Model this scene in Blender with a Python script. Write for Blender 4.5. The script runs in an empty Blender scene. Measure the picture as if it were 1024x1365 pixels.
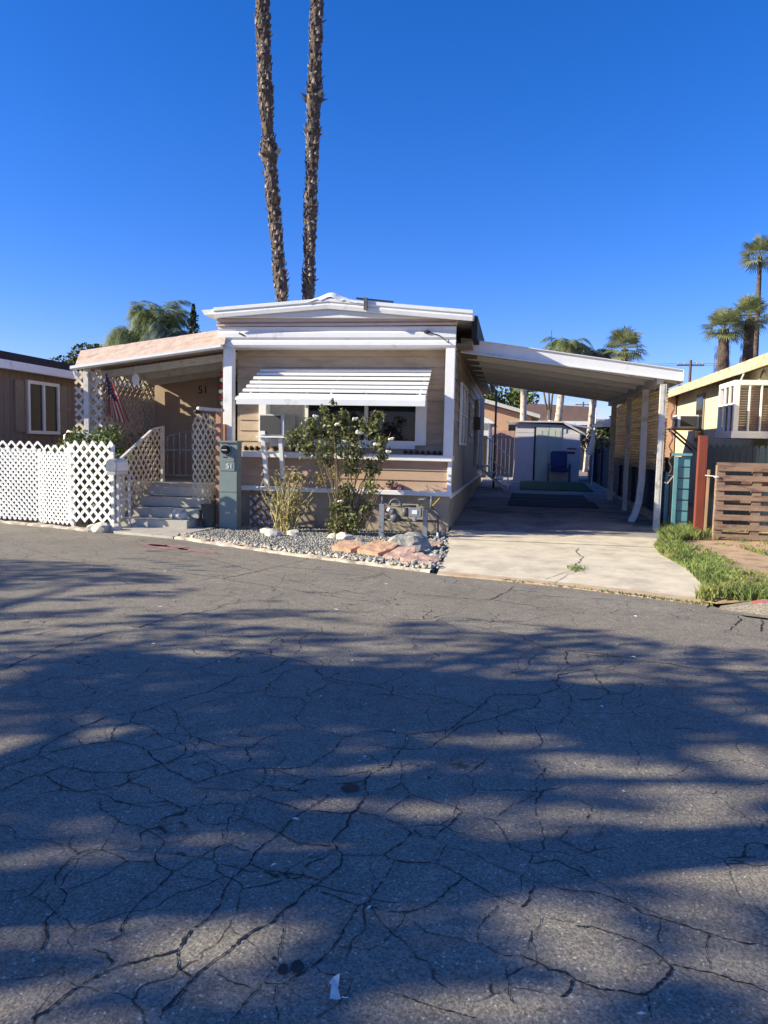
import bpy, bmesh, math, random
import numpy as np
from mathutils import Vector, Matrix, noise
R = math.radians
random.seed(51); rng = np.random.default_rng(51)
C = bpy.context.scene.collection
S = bpy.context.scene

# ------------------------------------------------------------------ camera, sky, sun, exposure
cd = bpy.data.cameras.new('camera'); cam = bpy.data.objects.new('camera', cd); C.objects.link(cam); S.camera = cam
cd.sensor_fit = 'VERTICAL'; cd.sensor_height = 24; cd.lens = 24*1000/1365; cd.clip_start = .05; cd.clip_end = 6000
pitch = math.atan(.0881); yaw = math.atan(.171); roll = R(1.2)
fw = Vector((-math.sin(yaw)*math.cos(pitch), math.cos(yaw)*math.cos(pitch), -math.sin(pitch)))
rt = Vector((math.cos(yaw), math.sin(yaw), 0)); up = rt.cross(fw)
r2 = rt*math.cos(roll)+up*math.sin(roll); u2 = -rt*math.sin(roll)+up*math.cos(roll)
cam.matrix_world = Matrix(((r2.x, u2.x, -fw.x, 0), (r2.y, u2.y, -fw.y, 0), (r2.z, u2.z, -fw.z, 1.6), (0, 0, 0, 1)))

LR = .34                                          # sideways drift of the light per metre
LD = Vector((1, LR, -.48)).normalized()          # the way sunlight travels
sun_el = math.asin(-LD.z); sun_az = math.atan2(-LD.x, -LD.y)
w = bpy.data.worlds.new('World'); S.world = w; w.use_nodes = True
nt = w.node_tree; bg = nt.nodes['Background']
sky = nt.nodes.new('ShaderNodeTexSky'); sky.sky_type = 'NISHITA'; sky.sun_disc = False
sky.sun_elevation = sun_el; sky.sun_rotation = sun_az; sky.altitude = 400; sky.air_density = 1.0; sky.dust_density = .25; sky.ozone_density = 5.0
hs_ = nt.nodes.new('ShaderNodeHueSaturation'); hs_.inputs['Saturation'].default_value = 1.26; tv = nt.nodes.new('ShaderNodeVectorMath'); tv.operation = 'MULTIPLY'; tv.inputs[1].default_value = (.99, .80, 1.13); nt.links.new(sky.outputs[0], hs_.inputs['Color']); nt.links.new(hs_.outputs[0], tv.inputs[0]); nt.links.new(tv.outputs[0], bg.inputs[0]); bg.inputs[1].default_value = .102
sl = bpy.data.lights.new('sun', 'SUN'); sl.energy = 5.0; sl.angle = R(.5); sl.color = (1, .93, .73)
so = bpy.data.objects.new('sun', sl); C.objects.link(so); so.rotation_euler = LD.to_track_quat('-Z', 'Y').to_euler(); so.location = (-20, -5, 20)
S.view_settings.view_transform = 'Standard'; S.view_settings.look = 'None'; S.view_settings.exposure = .95; S.view_settings.gamma = 1

# ------------------------------------------------------------------ materials
def mat(name, col, rough=.75, var=.2, scale=6, bump=.15, bscale=80, metal=0, col2=None, c2amt=.5, c2scale=2, spec=.4, trans=0, stretch=None):
    m = bpy.data.materials.new(name); m.use_nodes = True; t = m.node_tree; N = t.nodes; L = t.links
    b = N['Principled BSDF']; b.inputs['Roughness'].default_value = rough; b.inputs['Metallic'].default_value = metal
    b.inputs['Specular IOR Level'].default_value = spec
    tc = N.new('ShaderNodeTexCoord'); vec = tc.outputs['Object']
    if stretch:
        mp = N.new('ShaderNodeMapping'); mp.inputs['Scale'].default_value = stretch; L.new(vec, mp.inputs[0]); vec = mp.outputs[0]
    n = N.new('ShaderNodeTexNoise'); n.inputs['Scale'].default_value = scale; n.inputs['Detail'].default_value = 6; n.inputs['Roughness'].default_value = .65
    L.new(vec, n.inputs['Vector'])
    mr = N.new('ShaderNodeMapRange'); mr.inputs[1].default_value = .3; mr.inputs[2].default_value = .7; mr.inputs[3].default_value = 1-var; mr.inputs[4].default_value = 1+var
    L.new(n.outputs[0], mr.inputs[0])
    base = None
    if col2:
        n3 = N.new('ShaderNodeTexNoise'); n3.inputs['Scale'].default_value = c2scale; n3.inputs['Detail'].default_value = 8; n3.inputs['Roughness'].default_value = .7
        L.new(vec, n3.inputs['Vector'])
        m2 = N.new('ShaderNodeMapRange'); m2.inputs[1].default_value = .65-.3*c2amt; m2.inputs[2].default_value = .75-.25*c2amt
        L.new(n3.outputs[0], m2.inputs[0])
        mx = N.new('ShaderNodeMix'); mx.data_type = 'RGBA'; mx.inputs[6].default_value = (*col, 1); mx.inputs[7].default_value = (*col2, 1)
        L.new(m2.outputs[0], mx.inputs[0]); base = mx.outputs[2]
    vm = N.new('ShaderNodeVectorMath'); vm.operation = 'SCALE'
    if base: L.new(base, vm.inputs[0])
    else: vm.inputs[0].default_value = col
    L.new(mr.outputs[0], vm.inputs['Scale']); L.new(vm.outputs[0], b.inputs['Base Color'])
    if bump:
        n2 = N.new('ShaderNodeTexNoise'); n2.inputs['Scale'].default_value = bscale; n2.inputs['Detail'].default_value = 4
        L.new(vec, n2.inputs['Vector'])
        bp = N.new('ShaderNodeBump'); bp.inputs['Strength'].default_value = bump; bp.inputs['Distance'].default_value = .01
        L.new(n2.outputs[0], bp.inputs['Height']); L.new(bp.outputs[0], b.inputs['Normal'])
    if trans:
        b.inputs['Subsurface Weight'].default_value = 0
        tr = N.new('ShaderNodeBsdfTranslucent'); L.new(vm.outputs[0], tr.inputs[0])
        ms = N.new('ShaderNodeMixShader'); ms.inputs[0].default_value = trans
        L.new(b.outputs[0], ms.inputs[1]); L.new(tr.outputs[0], ms.inputs[2]); L.new(ms.outputs[0], N['Material Output'].inputs[0])
    return m
M = {}
def mk(k, *a, **kw): M[k] = mat(k, *a, **kw)
mk('siding', (.45, .345, .245), .6, .1, 3, .08, 60, col2=(.36, .26, .17), c2amt=.45, c2scale=1.2, stretch=(1, 1, 4))
mk('siding_low', (.45, .31, .21), .6, .12, 3, .08, 60, col2=(.35, .22, .14), c2amt=.4, c2scale=1.5, stretch=(1, 1, 4))
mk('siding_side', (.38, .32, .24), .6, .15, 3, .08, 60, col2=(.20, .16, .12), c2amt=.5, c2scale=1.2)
mk('skirt', (.42, .34, .23), .65, .15, 4, .1, 60, col2=(.24, .19, .14), c2amt=.45)
mk('stucco', (.44, .33, .235), .8, .1, 3, .15, 90)
mk('white', (.80, .79, .76), .5, .05, 5, .04, 40, col2=(.55, .53, .49), c2amt=.22, c2scale=3)
mk('white_old', (.58, .56, .52), .65, .1, 8, .15, 50, col2=(.40, .35, .29), c2amt=.4, c2scale=5)
mk('white_metal', (.74, .74, .725), .4, .04, 3, .02, 30, col2=(.58, .57, .55), c2amt=.25, c2scale=4, spec=.5)
mk('lattice', (.76, .75, .71), .55, .10, 14, .1, 60, col2=(.55, .52, .46), c2amt=.25, c2scale=9)
mk('lattice_old', (.56, .49, .39), .65, .12, 8, .1, 60, col2=(.48, .38, .28), c2amt=.35, c2scale=6)
mk('roof_white', (.72, .72, .70), .7, .08, 12, .4, 30, col2=(.5, .48, .45), c2amt=.3, c2scale=6)
mk('pink', (.55, .41, .33), .85, .15, 18, .6, 120, col2=(.50, .33, .25), c2amt=.45, c2scale=12)
mk('pink_trim', (.60, .47, .41), .6, .08, 6, .05, 40)
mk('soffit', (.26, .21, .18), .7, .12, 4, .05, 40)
mk('dark', (.02, .02, .022), .7, .2, 8, .1, 60)
mk('black_shingle', (.025, .024, .026), .85, .3, 14, .4, 60)
mk('glass', (.012, .014, .016), .06, .1, 2, 0, spec=.3)
mk('glass_grey', (.03, .038, .038), .2, .2, 2, 0, spec=.12)
mk('curtain', (.5, .49, .45), .9, .15, 8, .1, 30)
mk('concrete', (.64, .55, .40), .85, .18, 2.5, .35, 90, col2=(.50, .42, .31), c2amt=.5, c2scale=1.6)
mk('concrete_shaded_stain', (.30, .28, .26), .85, .2, 2.5, .25, 90, col2=(.16, .155, .15), c2amt=.6, c2scale=.9)
mk('concrete_edge', (.50, .35, .22), .9, .25, 5, .4, 80, col2=(.42, .35, .26), c2amt=.5, c2scale=5)
mk('apron', (.42, .38, .32), .85, .15, 4, .3, 90, col2=(.30, .25, .20), c2amt=.4, c2scale=3)
mk('kerbc', (.50, .43, .34), .9, .2, 8, .5, 60, col2=(.25, .20, .16), c2amt=.5, c2scale=5)
mk('redkerb', (.42, .10, .08), .8, .25, 10, .4, 60, col2=(.30, .22, .2), c2amt=.45, c2scale=8)
mk('step', (.46, .43, .35), .85, .1, 4, .2, 70, col2=(.38, .34, .28), c2amt=.35, c2scale=4)
mk('gravelm', (.28, .26, .22), .9, .4, 40, .8, 60, col2=(.14, .13, .12), c2amt=.5, c2scale=50)
mk('stone_grey', (.34, .32, .27), .85, .3, 10, .6, 60, col2=(.18, .18, .17), c2amt=.5, c2scale=8)
mk('stone_white', (.60, .55, .46), .85, .2, 12, .5, 60, col2=(.40, .34, .26), c2amt=.4, c2scale=8)
mk('stone_orange', (.55, .33, .20), .85, .18, 9, .5, 60, col2=(.45, .27, .17), c2amt=.4, c2scale=5)
mk('stone_pink', (.44, .28, .22), .85, .18, 9, .5, 60, col2=(.55, .38, .30), c2amt=.45, c2scale=6)
mk('teal_grey', (.20, .25, .235), .45, .06, 5, .03, 60, col2=(.17, .21, .20), c2amt=.25, c2scale=3, metal=.1)
mk('iron', (.10, .10, .10), .5, .2, 10, .1, 60)
mk('galv', (.35, .36, .36), .4, .2, 12, .1, 60, metal=.5)
mk('pipe_dark', (.10, .10, .105), .5, .3, 12, .1, 60)
mk('yellow', (.75, .52, .04), .5, .1, 8, .05)
mk('pot', (.04, .05, .045), .5, .2, 8, .1)
mk('peach', (.45, .24, .16), .7, .15, 5, .1, 50, stretch=(1, 1, .3))
mk('brown_wall', (.20, .145, .12), .8, .06, 3, .1, 60)
mk('shutter', (.24, .19, .14), .7, .1, 6, .1)
mk('bark', (.11, .08, .06), .9, .45, 10, .8, 30, col2=(.04, .03, .025), c2amt=.5, c2scale=6)
mk('bark_scale', (.36, .285, .21), .9, .45, 4, .6, 30, col2=(.09, .06, .045), c2amt=.45, c2scale=3)
mk('wood_trunk', (.16, .12, .09), .9, .3, 8, .7, 20)
mk('trunk_pale', (.50, .42, .34), .9, .3, 5, .7, 20, col2=(.2, .15, .11), c2amt=.5, c2scale=3)
mk('leaf', (.075, .10, .03), .5, .45, 5, 0, trans=.25, spec=.4)
mk('leaf_bright', (.20, .27, .05), .5, .3, 5, 0, trans=.3)
mk('leaf_rose', (.17, .18, .065), .35, .5, 14, 0, trans=.2, col2=(.20, .20, .07), c2amt=.4, c2scale=10)
mk('leaf_dry', (.33, .27, .11), .7, .4, 14, 0, trans=.25, col2=(.20, .20, .06), c2amt=.5, c2scale=10)
mk('leaf_dark', (.03, .05, .015), .6, .4, 5, 0, trans=.15)
mk('leaf_palm', (.20, .235, .09), .5, .35, 1.2, 0, trans=.35, col2=(.20, .19, .08), c2amt=.4, c2scale=.8)
mk('leaf_fan', (.27, .29, .14), .45, .4, 1.5, 0, trans=.3, col2=(.14, .17, .06), c2amt=.45, c2scale=1)
mk('leaf_blue', (.12, .16, .13), .5, .35, 1.2, 0, trans=.2)
mk('frond_dead', (.13, .09, .06), .9, .3, 3, 0)
mk('cane', (.22, .15, .09), .8, .4, 14, .2, col2=(.12, .14, .05), c2amt=.5, c2scale=8)
mk('cane_dry', (.50, .42, .20), .8, .3, 14, .2)
mk('petal', (.85, .80, .62), .6, .08, 10, 0, trans=.2)
mk('succulent', (.10, .045, .045), .5, .5, 20, .1, col2=(.10, .10, .05), c2amt=.4, c2scale=12)
mk('grass', (.22, .28, .08), .6, .5, 3, 0, trans=.3, col2=(.30, .27, .08), c2amt=.42, c2scale=1.5)
mk('soil', (.50, .33, .20), .95, .25, 6, .7, 50, col2=(.16, .15, .07), c2amt=.5, c2scale=3)
mk('earth', (.30, .23, .16), .95, .2, .6, .5, 20, col2=(.2, .17, .11), c2amt=.5, c2scale=.3)
mk('bamboo', (.52, .42, .28), .7, .25, 5, .1, 60, trans=.5, col2=(.36, .28, .17), c2amt=.45, c2scale=2, stretch=(1, .4, 6))
mk('navy', (.035, .05, .085), .7, .15, 6, .1, 60)
mk('navy_fence', (.05, .075, .10), .7, .2, 5, .1, 60, stretch=(3, 3, .5))
mk('teal', (.13, .30, .33), .6, .15, 5, .1, 60)
mk('redpost', (.21, .05, .03), .65, .2, 4, .15, 50, stretch=(3, 3, .5))
mk('wood_new', (.50, .33, .18), .75, .2, 4, .2, 50, stretch=(3, 3, .5))
mk('pallet', (.30, .20, .135), .85, .3, 5, .3, 40, col2=(.16, .08, .055), c2amt=.45, c2scale=4, stretch=(.6, 3, 3))
mk('dark_fence', (.02, .034, .055), .75, .15, 5, .1, 50, stretch=(3, 3, .5))
mk('yellow_wall', (.66, .56, .34), .75, .06, 2, .08, 50, col2=(.56, .46, .27), c2amt=.35)
mk('eave_wood', (.52, .42, .26), .75, .25, 3, .2, 40, col2=(.33, .25, .14), c2amt=.4, c2scale=4)
mk('brick_red', (.50, .30, .21), .8, .1, 6, .1)
mk('shed', (.62, .59, .60), .7, .08, 3, .05, 40)
mk('shed_door', (.50, .53, .45), .7, .08, 3, .05, 40)
mk('chair_blue', (.04, .05, .13), .8, .1, 10, .1, 120)
mk('turf', (.035, .09, .035), .95, .3, 30, .6, 200)
mk('rubber', (.035, .033, .035), .85, .3, 6, .4, 60)
mk('far_roof', (.20, .13, .11), .9, .15, 2, .2)
mk('far_wall', (.55, .33, .20), .8, .08, 2, .05)
mk('far_white', (.62, .60, .58), .8, .06, 2, .05)
mk('navy_cloth', (.025, .03, .07), .9, .2, 5, .1)
mk('red_cloth', (.45, .05, .05), .8, .1, 8, .05, trans=.2)
mk('white_cloth', (.75, .73, .70), .8, .08, 8, .05, trans=.2)
mk('flag_blue', (.03, .04, .14), .8, .1, 8, .05, trans=.1)
mk('paper', (.70, .68, .60), .8, .15, 20, .2)
mk('grille', (.05, .05, .05), .6, .3, 60, .4, 200)
mk('hill', (.28, .25, .18), .95, .2, .01, 0, col2=(.20, .20, .15), c2amt=.5, c2scale=.02)
mk('pole_wood', (.12, .09, .07), .9, .2, 5, .2)
mk('purple', (.12, .05, .10), .5, .4, 14, .1, col2=(.4, .2, .2), c2amt=.3, c2scale=14)
mk('tar', (.018, .018, .019), .7, .2, 30, .3)
mk('dots', (.022, .021, .022), .6, .2, 20, .1)
mk('pinkmark', (.32, .16, .15), .9, .3, 12, .3, col2=(.22, .18, .15), c2amt=.5, c2scale=14)
mk('palemark', (.26, .25, .24), .9, .2, 14, .3, col2=(.16, .155, .15), c2amt=.6, c2scale=30)

def asphalt():
    m = bpy.data.materials.new('asphalt'); m.use_nodes = True; t = m.node_tree; N = t.nodes; L = t.links; b = N['Principled BSDF']
    b.inputs['Roughness'].default_value = .85; b.inputs['Specular IOR Level'].default_value = .3
    tc = N.new('ShaderNodeTexCoord').outputs['Object']
    def nz(s, d=4, r=.6):
        n = N.new('ShaderNodeTexNoise'); n.inputs['Scale'].default_value = s; n.inputs['Detail'].default_value = d; n.inputs['Roughness'].default_value = r; L.new(tc, n.inputs['Vector']); return n.outputs[0]
    def mr(i, a, b_, c, d):
        x = N.new('ShaderNodeMapRange'); x.inputs[1].default_value = a; x.inputs[2].default_value = b_; x.inputs[3].default_value = c; x.inputs[4].default_value = d; L.new(i, x.inputs[0]); return x.outputs[0]
    def mul(a, b_):
        x = N.new('ShaderNodeMath'); x.operation = 'MULTIPLY'; L.new(a, x.inputs[0]); L.new(b_, x.inputs[1]); return x.outputs[0]
    vo = N.new('ShaderNodeTexVoronoi'); vo.inputs['Scale'].default_value = 130; L.new(tc, vo.inputs['Vector'])
    sp = N.new('ShaderNodeSeparateColor'); L.new(vo.outputs['Color'], sp.inputs[0])
    g1 = mr(sp.outputs[0], 0, 1, .62, 1.35)
    bright = mr(sp.outputs[1], .965, .985, 1, 1.9)
    big = mr(nz(.7, 6, .7), .3, .7, .82, 1.18); mid = mr(nz(9, 5), .3, .7, .88, 1.12)
    f = mul(mul(g1, bright), mul(big, mid))
    # fine hairline crazing between the big cracks
    wn = N.new('ShaderNodeTexNoise'); wn.inputs['Scale'].default_value = 5; L.new(tc, wn.inputs['Vector'])
    ad = N.new('ShaderNodeMix'); ad.data_type = 'RGBA'; ad.blend_type = 'LINEAR_LIGHT'; ad.inputs[0].default_value = .07; L.new(tc, ad.inputs[6]); L.new(wn.outputs['Color'], ad.inputs[7])
    v2 = N.new('ShaderNodeTexVoronoi'); v2.feature = 'DISTANCE_TO_EDGE'; v2.inputs['Scale'].default_value = 2.3; L.new(ad.outputs[2], v2.inputs['Vector'])
    hair = mr(v2.outputs[0], .003, .011, 0, 1)
    mask = mul(mr(nz(1.1, 3), .42, .52, 0, .8), mr(nz(14, 3), .38, .5, .15, 1))
    inv = N.new('ShaderNodeMath'); inv.operation = 'MULTIPLY_ADD'; inv.inputs[1].default_value = -1; inv.inputs[2].default_value = 1; L.new(hair, inv.inputs[0])
    hm = mul(inv.outputs[0], mask)
    hi = N.new('ShaderNodeMath'); hi.operation = 'MULTIPLY_ADD'; hi.inputs[1].default_value = -1; hi.inputs[2].default_value = 1; L.new(hm, hi.inputs[0])
    f = mul(f, hi.outputs[0])
    vm = N.new('ShaderNodeVectorMath'); vm.operation = 'SCALE'; vm.inputs[0].default_value = (.245, .212, .165); L.new(f, vm.inputs['Scale']); L.new(vm.outputs[0], b.inputs['Base Color'])
    bp = N.new('ShaderNodeBump'); bp.inputs['Strength'].default_value = .75; bp.inputs['Distance'].default_value = .006
    hh = N.new('ShaderNodeMath'); hh.operation = 'ADD'; L.new(sp.outputs[0], hh.inputs[0]); L.new(nz(60, 3), hh.inputs[1])
    L.new(hh.outputs[0], bp.inputs['Height']); L.new(bp.outputs[0], b.inputs['Normal'])
    return m
M['asphalt'] = asphalt()

# ------------------------------------------------------------------ mesh helpers
class MB:
    def __init__(s): s.v = []; s.f = []; s.m = []
    def add(s, vs, fs, mi=0):
        n = len(s.v); s.v += [tuple(p) for p in vs]; s.f += [tuple(i+n for i in f) for f in fs]; s.m += [mi]*len(fs); return s
    def box(s, x0, x1, y0, y1, z0, z1, mi=0):
        vs = [(x, y, z) for z in (z0, z1) for y in (y0, y1) for x in (x0, x1)]
        return s.add(vs, [(0, 2, 3, 1), (4, 5, 7, 6), (0, 1, 5, 4), (2, 6, 7, 3), (0, 4, 6, 2), (1, 3, 7, 5)], mi)
    def bar(s, p0, p1, w, t, upv=(0, 0, 1), mi=0):      # a straight board from p0 to p1
        p0 = Vector(p0); p1 = Vector(p1); d = (p1-p0).normalized(); a = d.cross(Vector(upv))
        if a.length < 1e-4: a = d.cross(Vector((1, 0, 0)))
        a.normalize(); b = a.cross(d)
        vs = [p+a*i*w/2+b*j*t/2 for p in (p0, p1) for j in (-1, 1) for i in (-1, 1)]
        return s.add(vs, [(0, 2, 3, 1), (4, 5, 7, 6), (0, 1, 5, 4), (2, 6, 7, 3), (0, 4, 6, 2), (1, 3, 7, 5)], mi)
    def tube(s, pts, rs, n=8, mi=0, cap=True):
        pts = [Vector(p) for p in pts]
        if not hasattr(rs, '__len__'): rs = [rs]*len(pts)
        base = len(s.v); ref = Vector((0, 0, 1))
        for i, p in enumerate(pts):
            d = (pts[min(i+1, len(pts)-1)]-pts[max(i-1, 0)]).normalized()
            a = d.cross(ref)
            if a.length < .05: a = d.cross(Vector((1, 0, 0)))
            a.normalize(); b = d.cross(a)
            for k in range(n):
                q = 2*math.pi*k/n; s.v.append(tuple(p+(a*math.cos(q)+b*math.sin(q))*rs[i]))
        for i in range(len(pts)-1):
            for k in range(n):
                s.f.append((base+i*n+k, base+i*n+(k+1) % n, base+(i+1)*n+(k+1) % n, base+(i+1)*n+k)); s.m.append(mi)
        if cap:
            s.f.append(tuple(base+k for k in range(n))[::-1]); s.m.append(mi)
            s.f.append(tuple(base+(len(pts)-1)*n+k for k in range(n))); s.m.append(mi)
        return s
    def prism(s, prof, P, l0, l1, mi=0):                # closed 2-D profile pushed from l0 to l1; P(a, b, l) -> point
        n = len(prof); vs = [P(a, b, l) for l in (l0, l1) for a, b in prof]
        fs = [tuple(range(n))[::-1], tuple(range(n, 2*n))]+[(i, (i+1) % n, n+(i+1) % n, n+i) for i in range(n)]
        return s.add(vs, fs, mi)
    def siding(s, P, u0, u1, w0, w1, pitch, dep, mi=0):
        k = 0; wv = w0
        while wv < w1-1e-4:
            t = min(wv+pitch, w1)
            s.add([P(u0, wv, dep), P(u1, wv, dep), P(u1, t, 0), P(u0, t, 0), P(u0, wv, 0), P(u1, wv, 0)], [(0, 1, 2, 3), (4, 5, 1, 0)], mi); wv = t
        return s
    def lattice(s, P, poly, pitch, wd, th=.008, mi=0, jit=0, rot=45):
        poly = [Vector(p) for p in poly]
        for layer, ang in ((0, rot), (1, 180-rot)):
            d = Vector((math.cos(R(ang)), math.sin(R(ang)))); nn = Vector((-d.y, d.x))
            pr = [p.dot(nn) for p in poly]; o = min(pr)+pitch*.3
            while o < max(pr):
                oo = o+random.uniform(-jit, jit); hits = []
                for i in range(len(poly)):
                    a, b = poly[i], poly[(i+1) % len(poly)]; da, db = a.dot(nn)-oo, b.dot(nn)-oo
                    if da*db < 0: q = a+(b-a)*(da/(da-db)); hits.append(q)
                if len(hits) == 2 and (hits[0]-hits[1]).length > .03:
                    a, b = hits; h = nn*wd/2; z0 = layer*th*1.05; z1 = z0+th
                    c = [a-h, b-h, b+h, a+h]
                    vs = [P(q.x, q.y, z) for z in (z0, z1) for q in c]
                    s.add(vs, [(0, 3, 2, 1), (4, 5, 6, 7), (0, 1, 5, 4), (1, 2, 6, 5), (2, 3, 7, 6), (3, 0, 4, 7)], mi)
                o += pitch
        return s
    def rock(s, c, r, sub=2, seed=0, mi=0, flat=1., sc=(1, 1, 1), amp=.35):
        bm = bmesh.new(); bmesh.ops.create_icosphere(bm, subdivisions=sub, radius=1)
        off = Vector((seed*3.1, seed*1.7, seed*.9)); vs = []
        for v in bm.verts:
            k = 1+amp*noise.noise(v.co*1.3+off)+amp*.35*noise.noise(v.co*3.5+off)
            p = v.co*k; vs.append((c[0]+p.x*r*sc[0], c[1]+p.y*r*sc[1], c[2]+p.z*r*sc[2]*flat))
        s.add(vs, [tuple(x.index for x in f.verts) for f in bm.faces], mi); bm.free(); return s
    def build_each(s, name, m, parent=None, bevel=0, smooth=False):
        pr = list(range(len(s.v)))
        def fd(i):
            while pr[i] != i: pr[i] = pr[pr[i]]; i = pr[i]
            return i
        for f in s.f:
            for q in f[1:]: pr[fd(q)] = fd(f[0])
        g = {}
        for k, f in enumerate(s.f): g.setdefault(fd(f[0]), []).append(k)
        out = []
        for ks in g.values():
            mp = {}; b = MB()
            for k in ks:
                for q in s.f[k]:
                    if q not in mp: mp[q] = len(b.v); b.v.append(s.v[q])
                b.f.append(tuple(mp[q] for q in s.f[k])); b.m.append(s.m[k])
            out.append(b.build(name, m, parent, bevel, smooth))
        return out
    def build(s, name, m, parent=None, bevel=0, smooth=False):
        me = bpy.data.meshes.new(name); me.from_pydata(s.v, [], s.f)
        ms = m if isinstance(m, (list, tuple)) else [m]
        for k in ms: me.materials.append(M[k])
        if len(ms) > 1: me.polygons.foreach_set('material_index', s.m)
        bm = bmesh.new(); bm.from_mesh(me)
        bmesh.ops.recalc_face_normals(bm, faces=bm.faces)
        if bevel:
            ed = [e for e in bm.edges if len(e.link_faces) == 2 and e.calc_face_angle(0) > .6]
            bmesh.ops.bevel(bm, geom=ed, offset=bevel, segments=2, affect='EDGES', clamp_overlap=True)
        bm.to_mesh(me); bm.free()
        if smooth: me.polygons.foreach_set('use_smooth', [True]*len(me.polygons))
        me.update(); o = bpy.data.objects.new(name, me); C.objects.link(o)
        if parent: par(o, parent)
        return o
def par(o, p):
    o.parent = p
    if p.type == 'EMPTY': o.matrix_parent_inverse = (Matrix.Translation(p.location) @ p.rotation_euler.to_matrix().to_4x4()).inverted()
def tag(o, label=None, cat=None, group=None, kind=None):
    if label: o['label'] = label
    if cat: o['category'] = cat
    if group: o['group'] = group
    if kind: o['kind'] = kind
    return o
def thing(name, loc, label, cat, group=None):
    o = bpy.data.objects.new(name, None); C.objects.link(o); o.location = loc; o.empty_display_size = .2
    return tag(o, label, cat, group)
def struct(name, mb, m, **k): return tag(mb.build(name, m, **k), kind='structure')
def dup(root, loc, rz=0, label=None):
    r = root.copy(); C.objects.link(r); r.location = loc; r.rotation_euler = (0, 0, rz)
    if label: r['label'] = label
    for ch in root.children:
        c = ch.copy(); C.objects.link(c); c.parent = r
        for g in ch.children:
            d = g.copy(); C.objects.link(d); d.parent = c
    return r
def npmesh(name, V, F, m, parent=None, smooth=False, mats=None):
    me = bpy.data.meshes.new(name); V = np.asarray(V, dtype=np.float32); F = np.asarray(F, dtype=np.int32); k = F.shape[1]
    me.vertices.add(len(V)); me.vertices.foreach_set('co', V.ravel()); me.loops.add(F.size); me.loops.foreach_set('vertex_index', F.ravel())
    me.polygons.add(len(F)); me.polygons.foreach_set('loop_start', np.arange(0, F.size, k, dtype=np.int32))
    for q in (m if isinstance(m, (list, tuple)) else [m]): me.materials.append(M[q])
    if mats is not None: me.polygons.foreach_set('material_index', np.asarray(mats, dtype=np.int32))
    me.update(calc_edges=True); me.validate()
    o = bpy.data.objects.new(name, me); C.objects.link(o)
    if parent: par(o, parent)
    return o
def leaves(name, P, size, m, parent=None, asp=.5, droop=0., mats=None):
    P = np.asarray(P, float); n = len(P); sz = size*rng.uniform(.6, 1.35, n)[:, None]
    d = rng.normal(size=(n, 3)); d[:, 2] -= droop; d /= np.linalg.norm(d, axis=1)[:, None]
    e = rng.normal(size=(n, 3)); a = np.cross(d, e); a /= np.linalg.norm(a, axis=1)[:, None]; b = np.cross(d, a)
    bend = b*sz*.12
    V = np.stack([P-d*sz/2, P+a*sz*asp/2+bend, P+d*sz/2, P-a*sz*asp/2+bend], 1).reshape(-1, 3)
    return npmesh(name, V, np.arange(4*n).reshape(n, 4), m, parent, mats=mats)
def blob_pts(cs, n, shell=.45):                          # points in a set of balls (x, y, z, r), denser near their skins
    cs = np.asarray(cs, float); wt = cs[:, 3]**2; wt /= wt.sum(); idx = rng.choice(len(cs), n, p=wt)
    d = rng.normal(size=(n, 3)); d /= np.linalg.norm(d, axis=1)[:, None]
    r = rng.uniform(0, 1, n)**shell; return cs[idx, :3]+d*(r*cs[idx, 3])[:, None]
def gz(y): return 0. if y <= 14 else min(.35, (y-14)/15*.35)
def text(txt, size, loc, rot, m, parent, name='number', ext=.003):
    cu = bpy.data.curves.new(name, 'FONT'); cu.body = txt; cu.size = size; cu.extrude = ext; cu.align_x = 'CENTER'
    o = bpy.data.objects.new('tmp', cu); C.objects.link(o); bpy.context.view_layer.update()
    me = bpy.data.meshes.new_from_object(o.evaluated_get(bpy.context.evaluated_depsgraph_get())); bpy.data.objects.remove(o)
    me.materials.clear(); me.materials.append(M[m]); me.transform(Matrix.Translation(loc) @ rot.to_matrix().to_4x4())
    p = bpy.data.objects.new(name, me); C.objects.link(p); par(p, parent); return p
from mathutils import Euler
# ------------------------------------------------------------------ ground, road, driveway
edge = [(-60, 31), (-25, 18.1), (-9.52, 12.66), (-6.77, 11.87), (-5.4, 11.5), (-3.2, 10.34), (-.83, 9.34), (.7, 8.85), (2.11, 8.22), (2.3, 7.75), (4.5, 6.9), (14, 3.2), (40, -7)]
b = MB()
xs = [-1500, -300, -60, -20, -8, -1.15, 3.05, 8, 20, 60, 300, 1500]; ys = [-300, -40, 0, 8, 14, 16, 18, 20, 22, 24, 26, 28, 29, 35, 60, 300, 3000]
vs = [(x, y, gz(y)-.03) for y in ys for x in xs]; n = len(xs)
b.add(vs, [(j*n+i, j*n+i+1, (j+1)*n+i+1, (j+1)*n+i) for j in range(len(ys)-1) for i in range(n-1)])
struct('ground', b, 'earth')
b = MB()   # the road: a fine strip mesh that ends along its broken edge; crack lines are laid into the same mesh
fine = []
for (x0, y0), (x1, y1) in zip(edge, edge[1:]):
    k = max(1, int(math.hypot(x1-x0, y1-y0)/.12)) if -12 < x0 < 5 else 1
    for i in range(k):
        t = i/k; x = x0+(x1-x0)*t; y = y0+(y1-y0)*t
        fine.append((x, y+(.035*noise.noise(Vector((x*3, y*3, 0)))+.02*noise.noise(Vector((x*9, 1, 0))) if k > 1 else 0)))
fine.append(edge[-1])
vs = [(x, y, 0) for x, y in fine]+[(x-12, y-34, 0) for x, y in fine]; n = len(fine)
b.add(vs, [(i, i+1, n+i+1, n+i) for i in range(n-1)])
b.m[:] = [0]*len(b.m)
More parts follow.
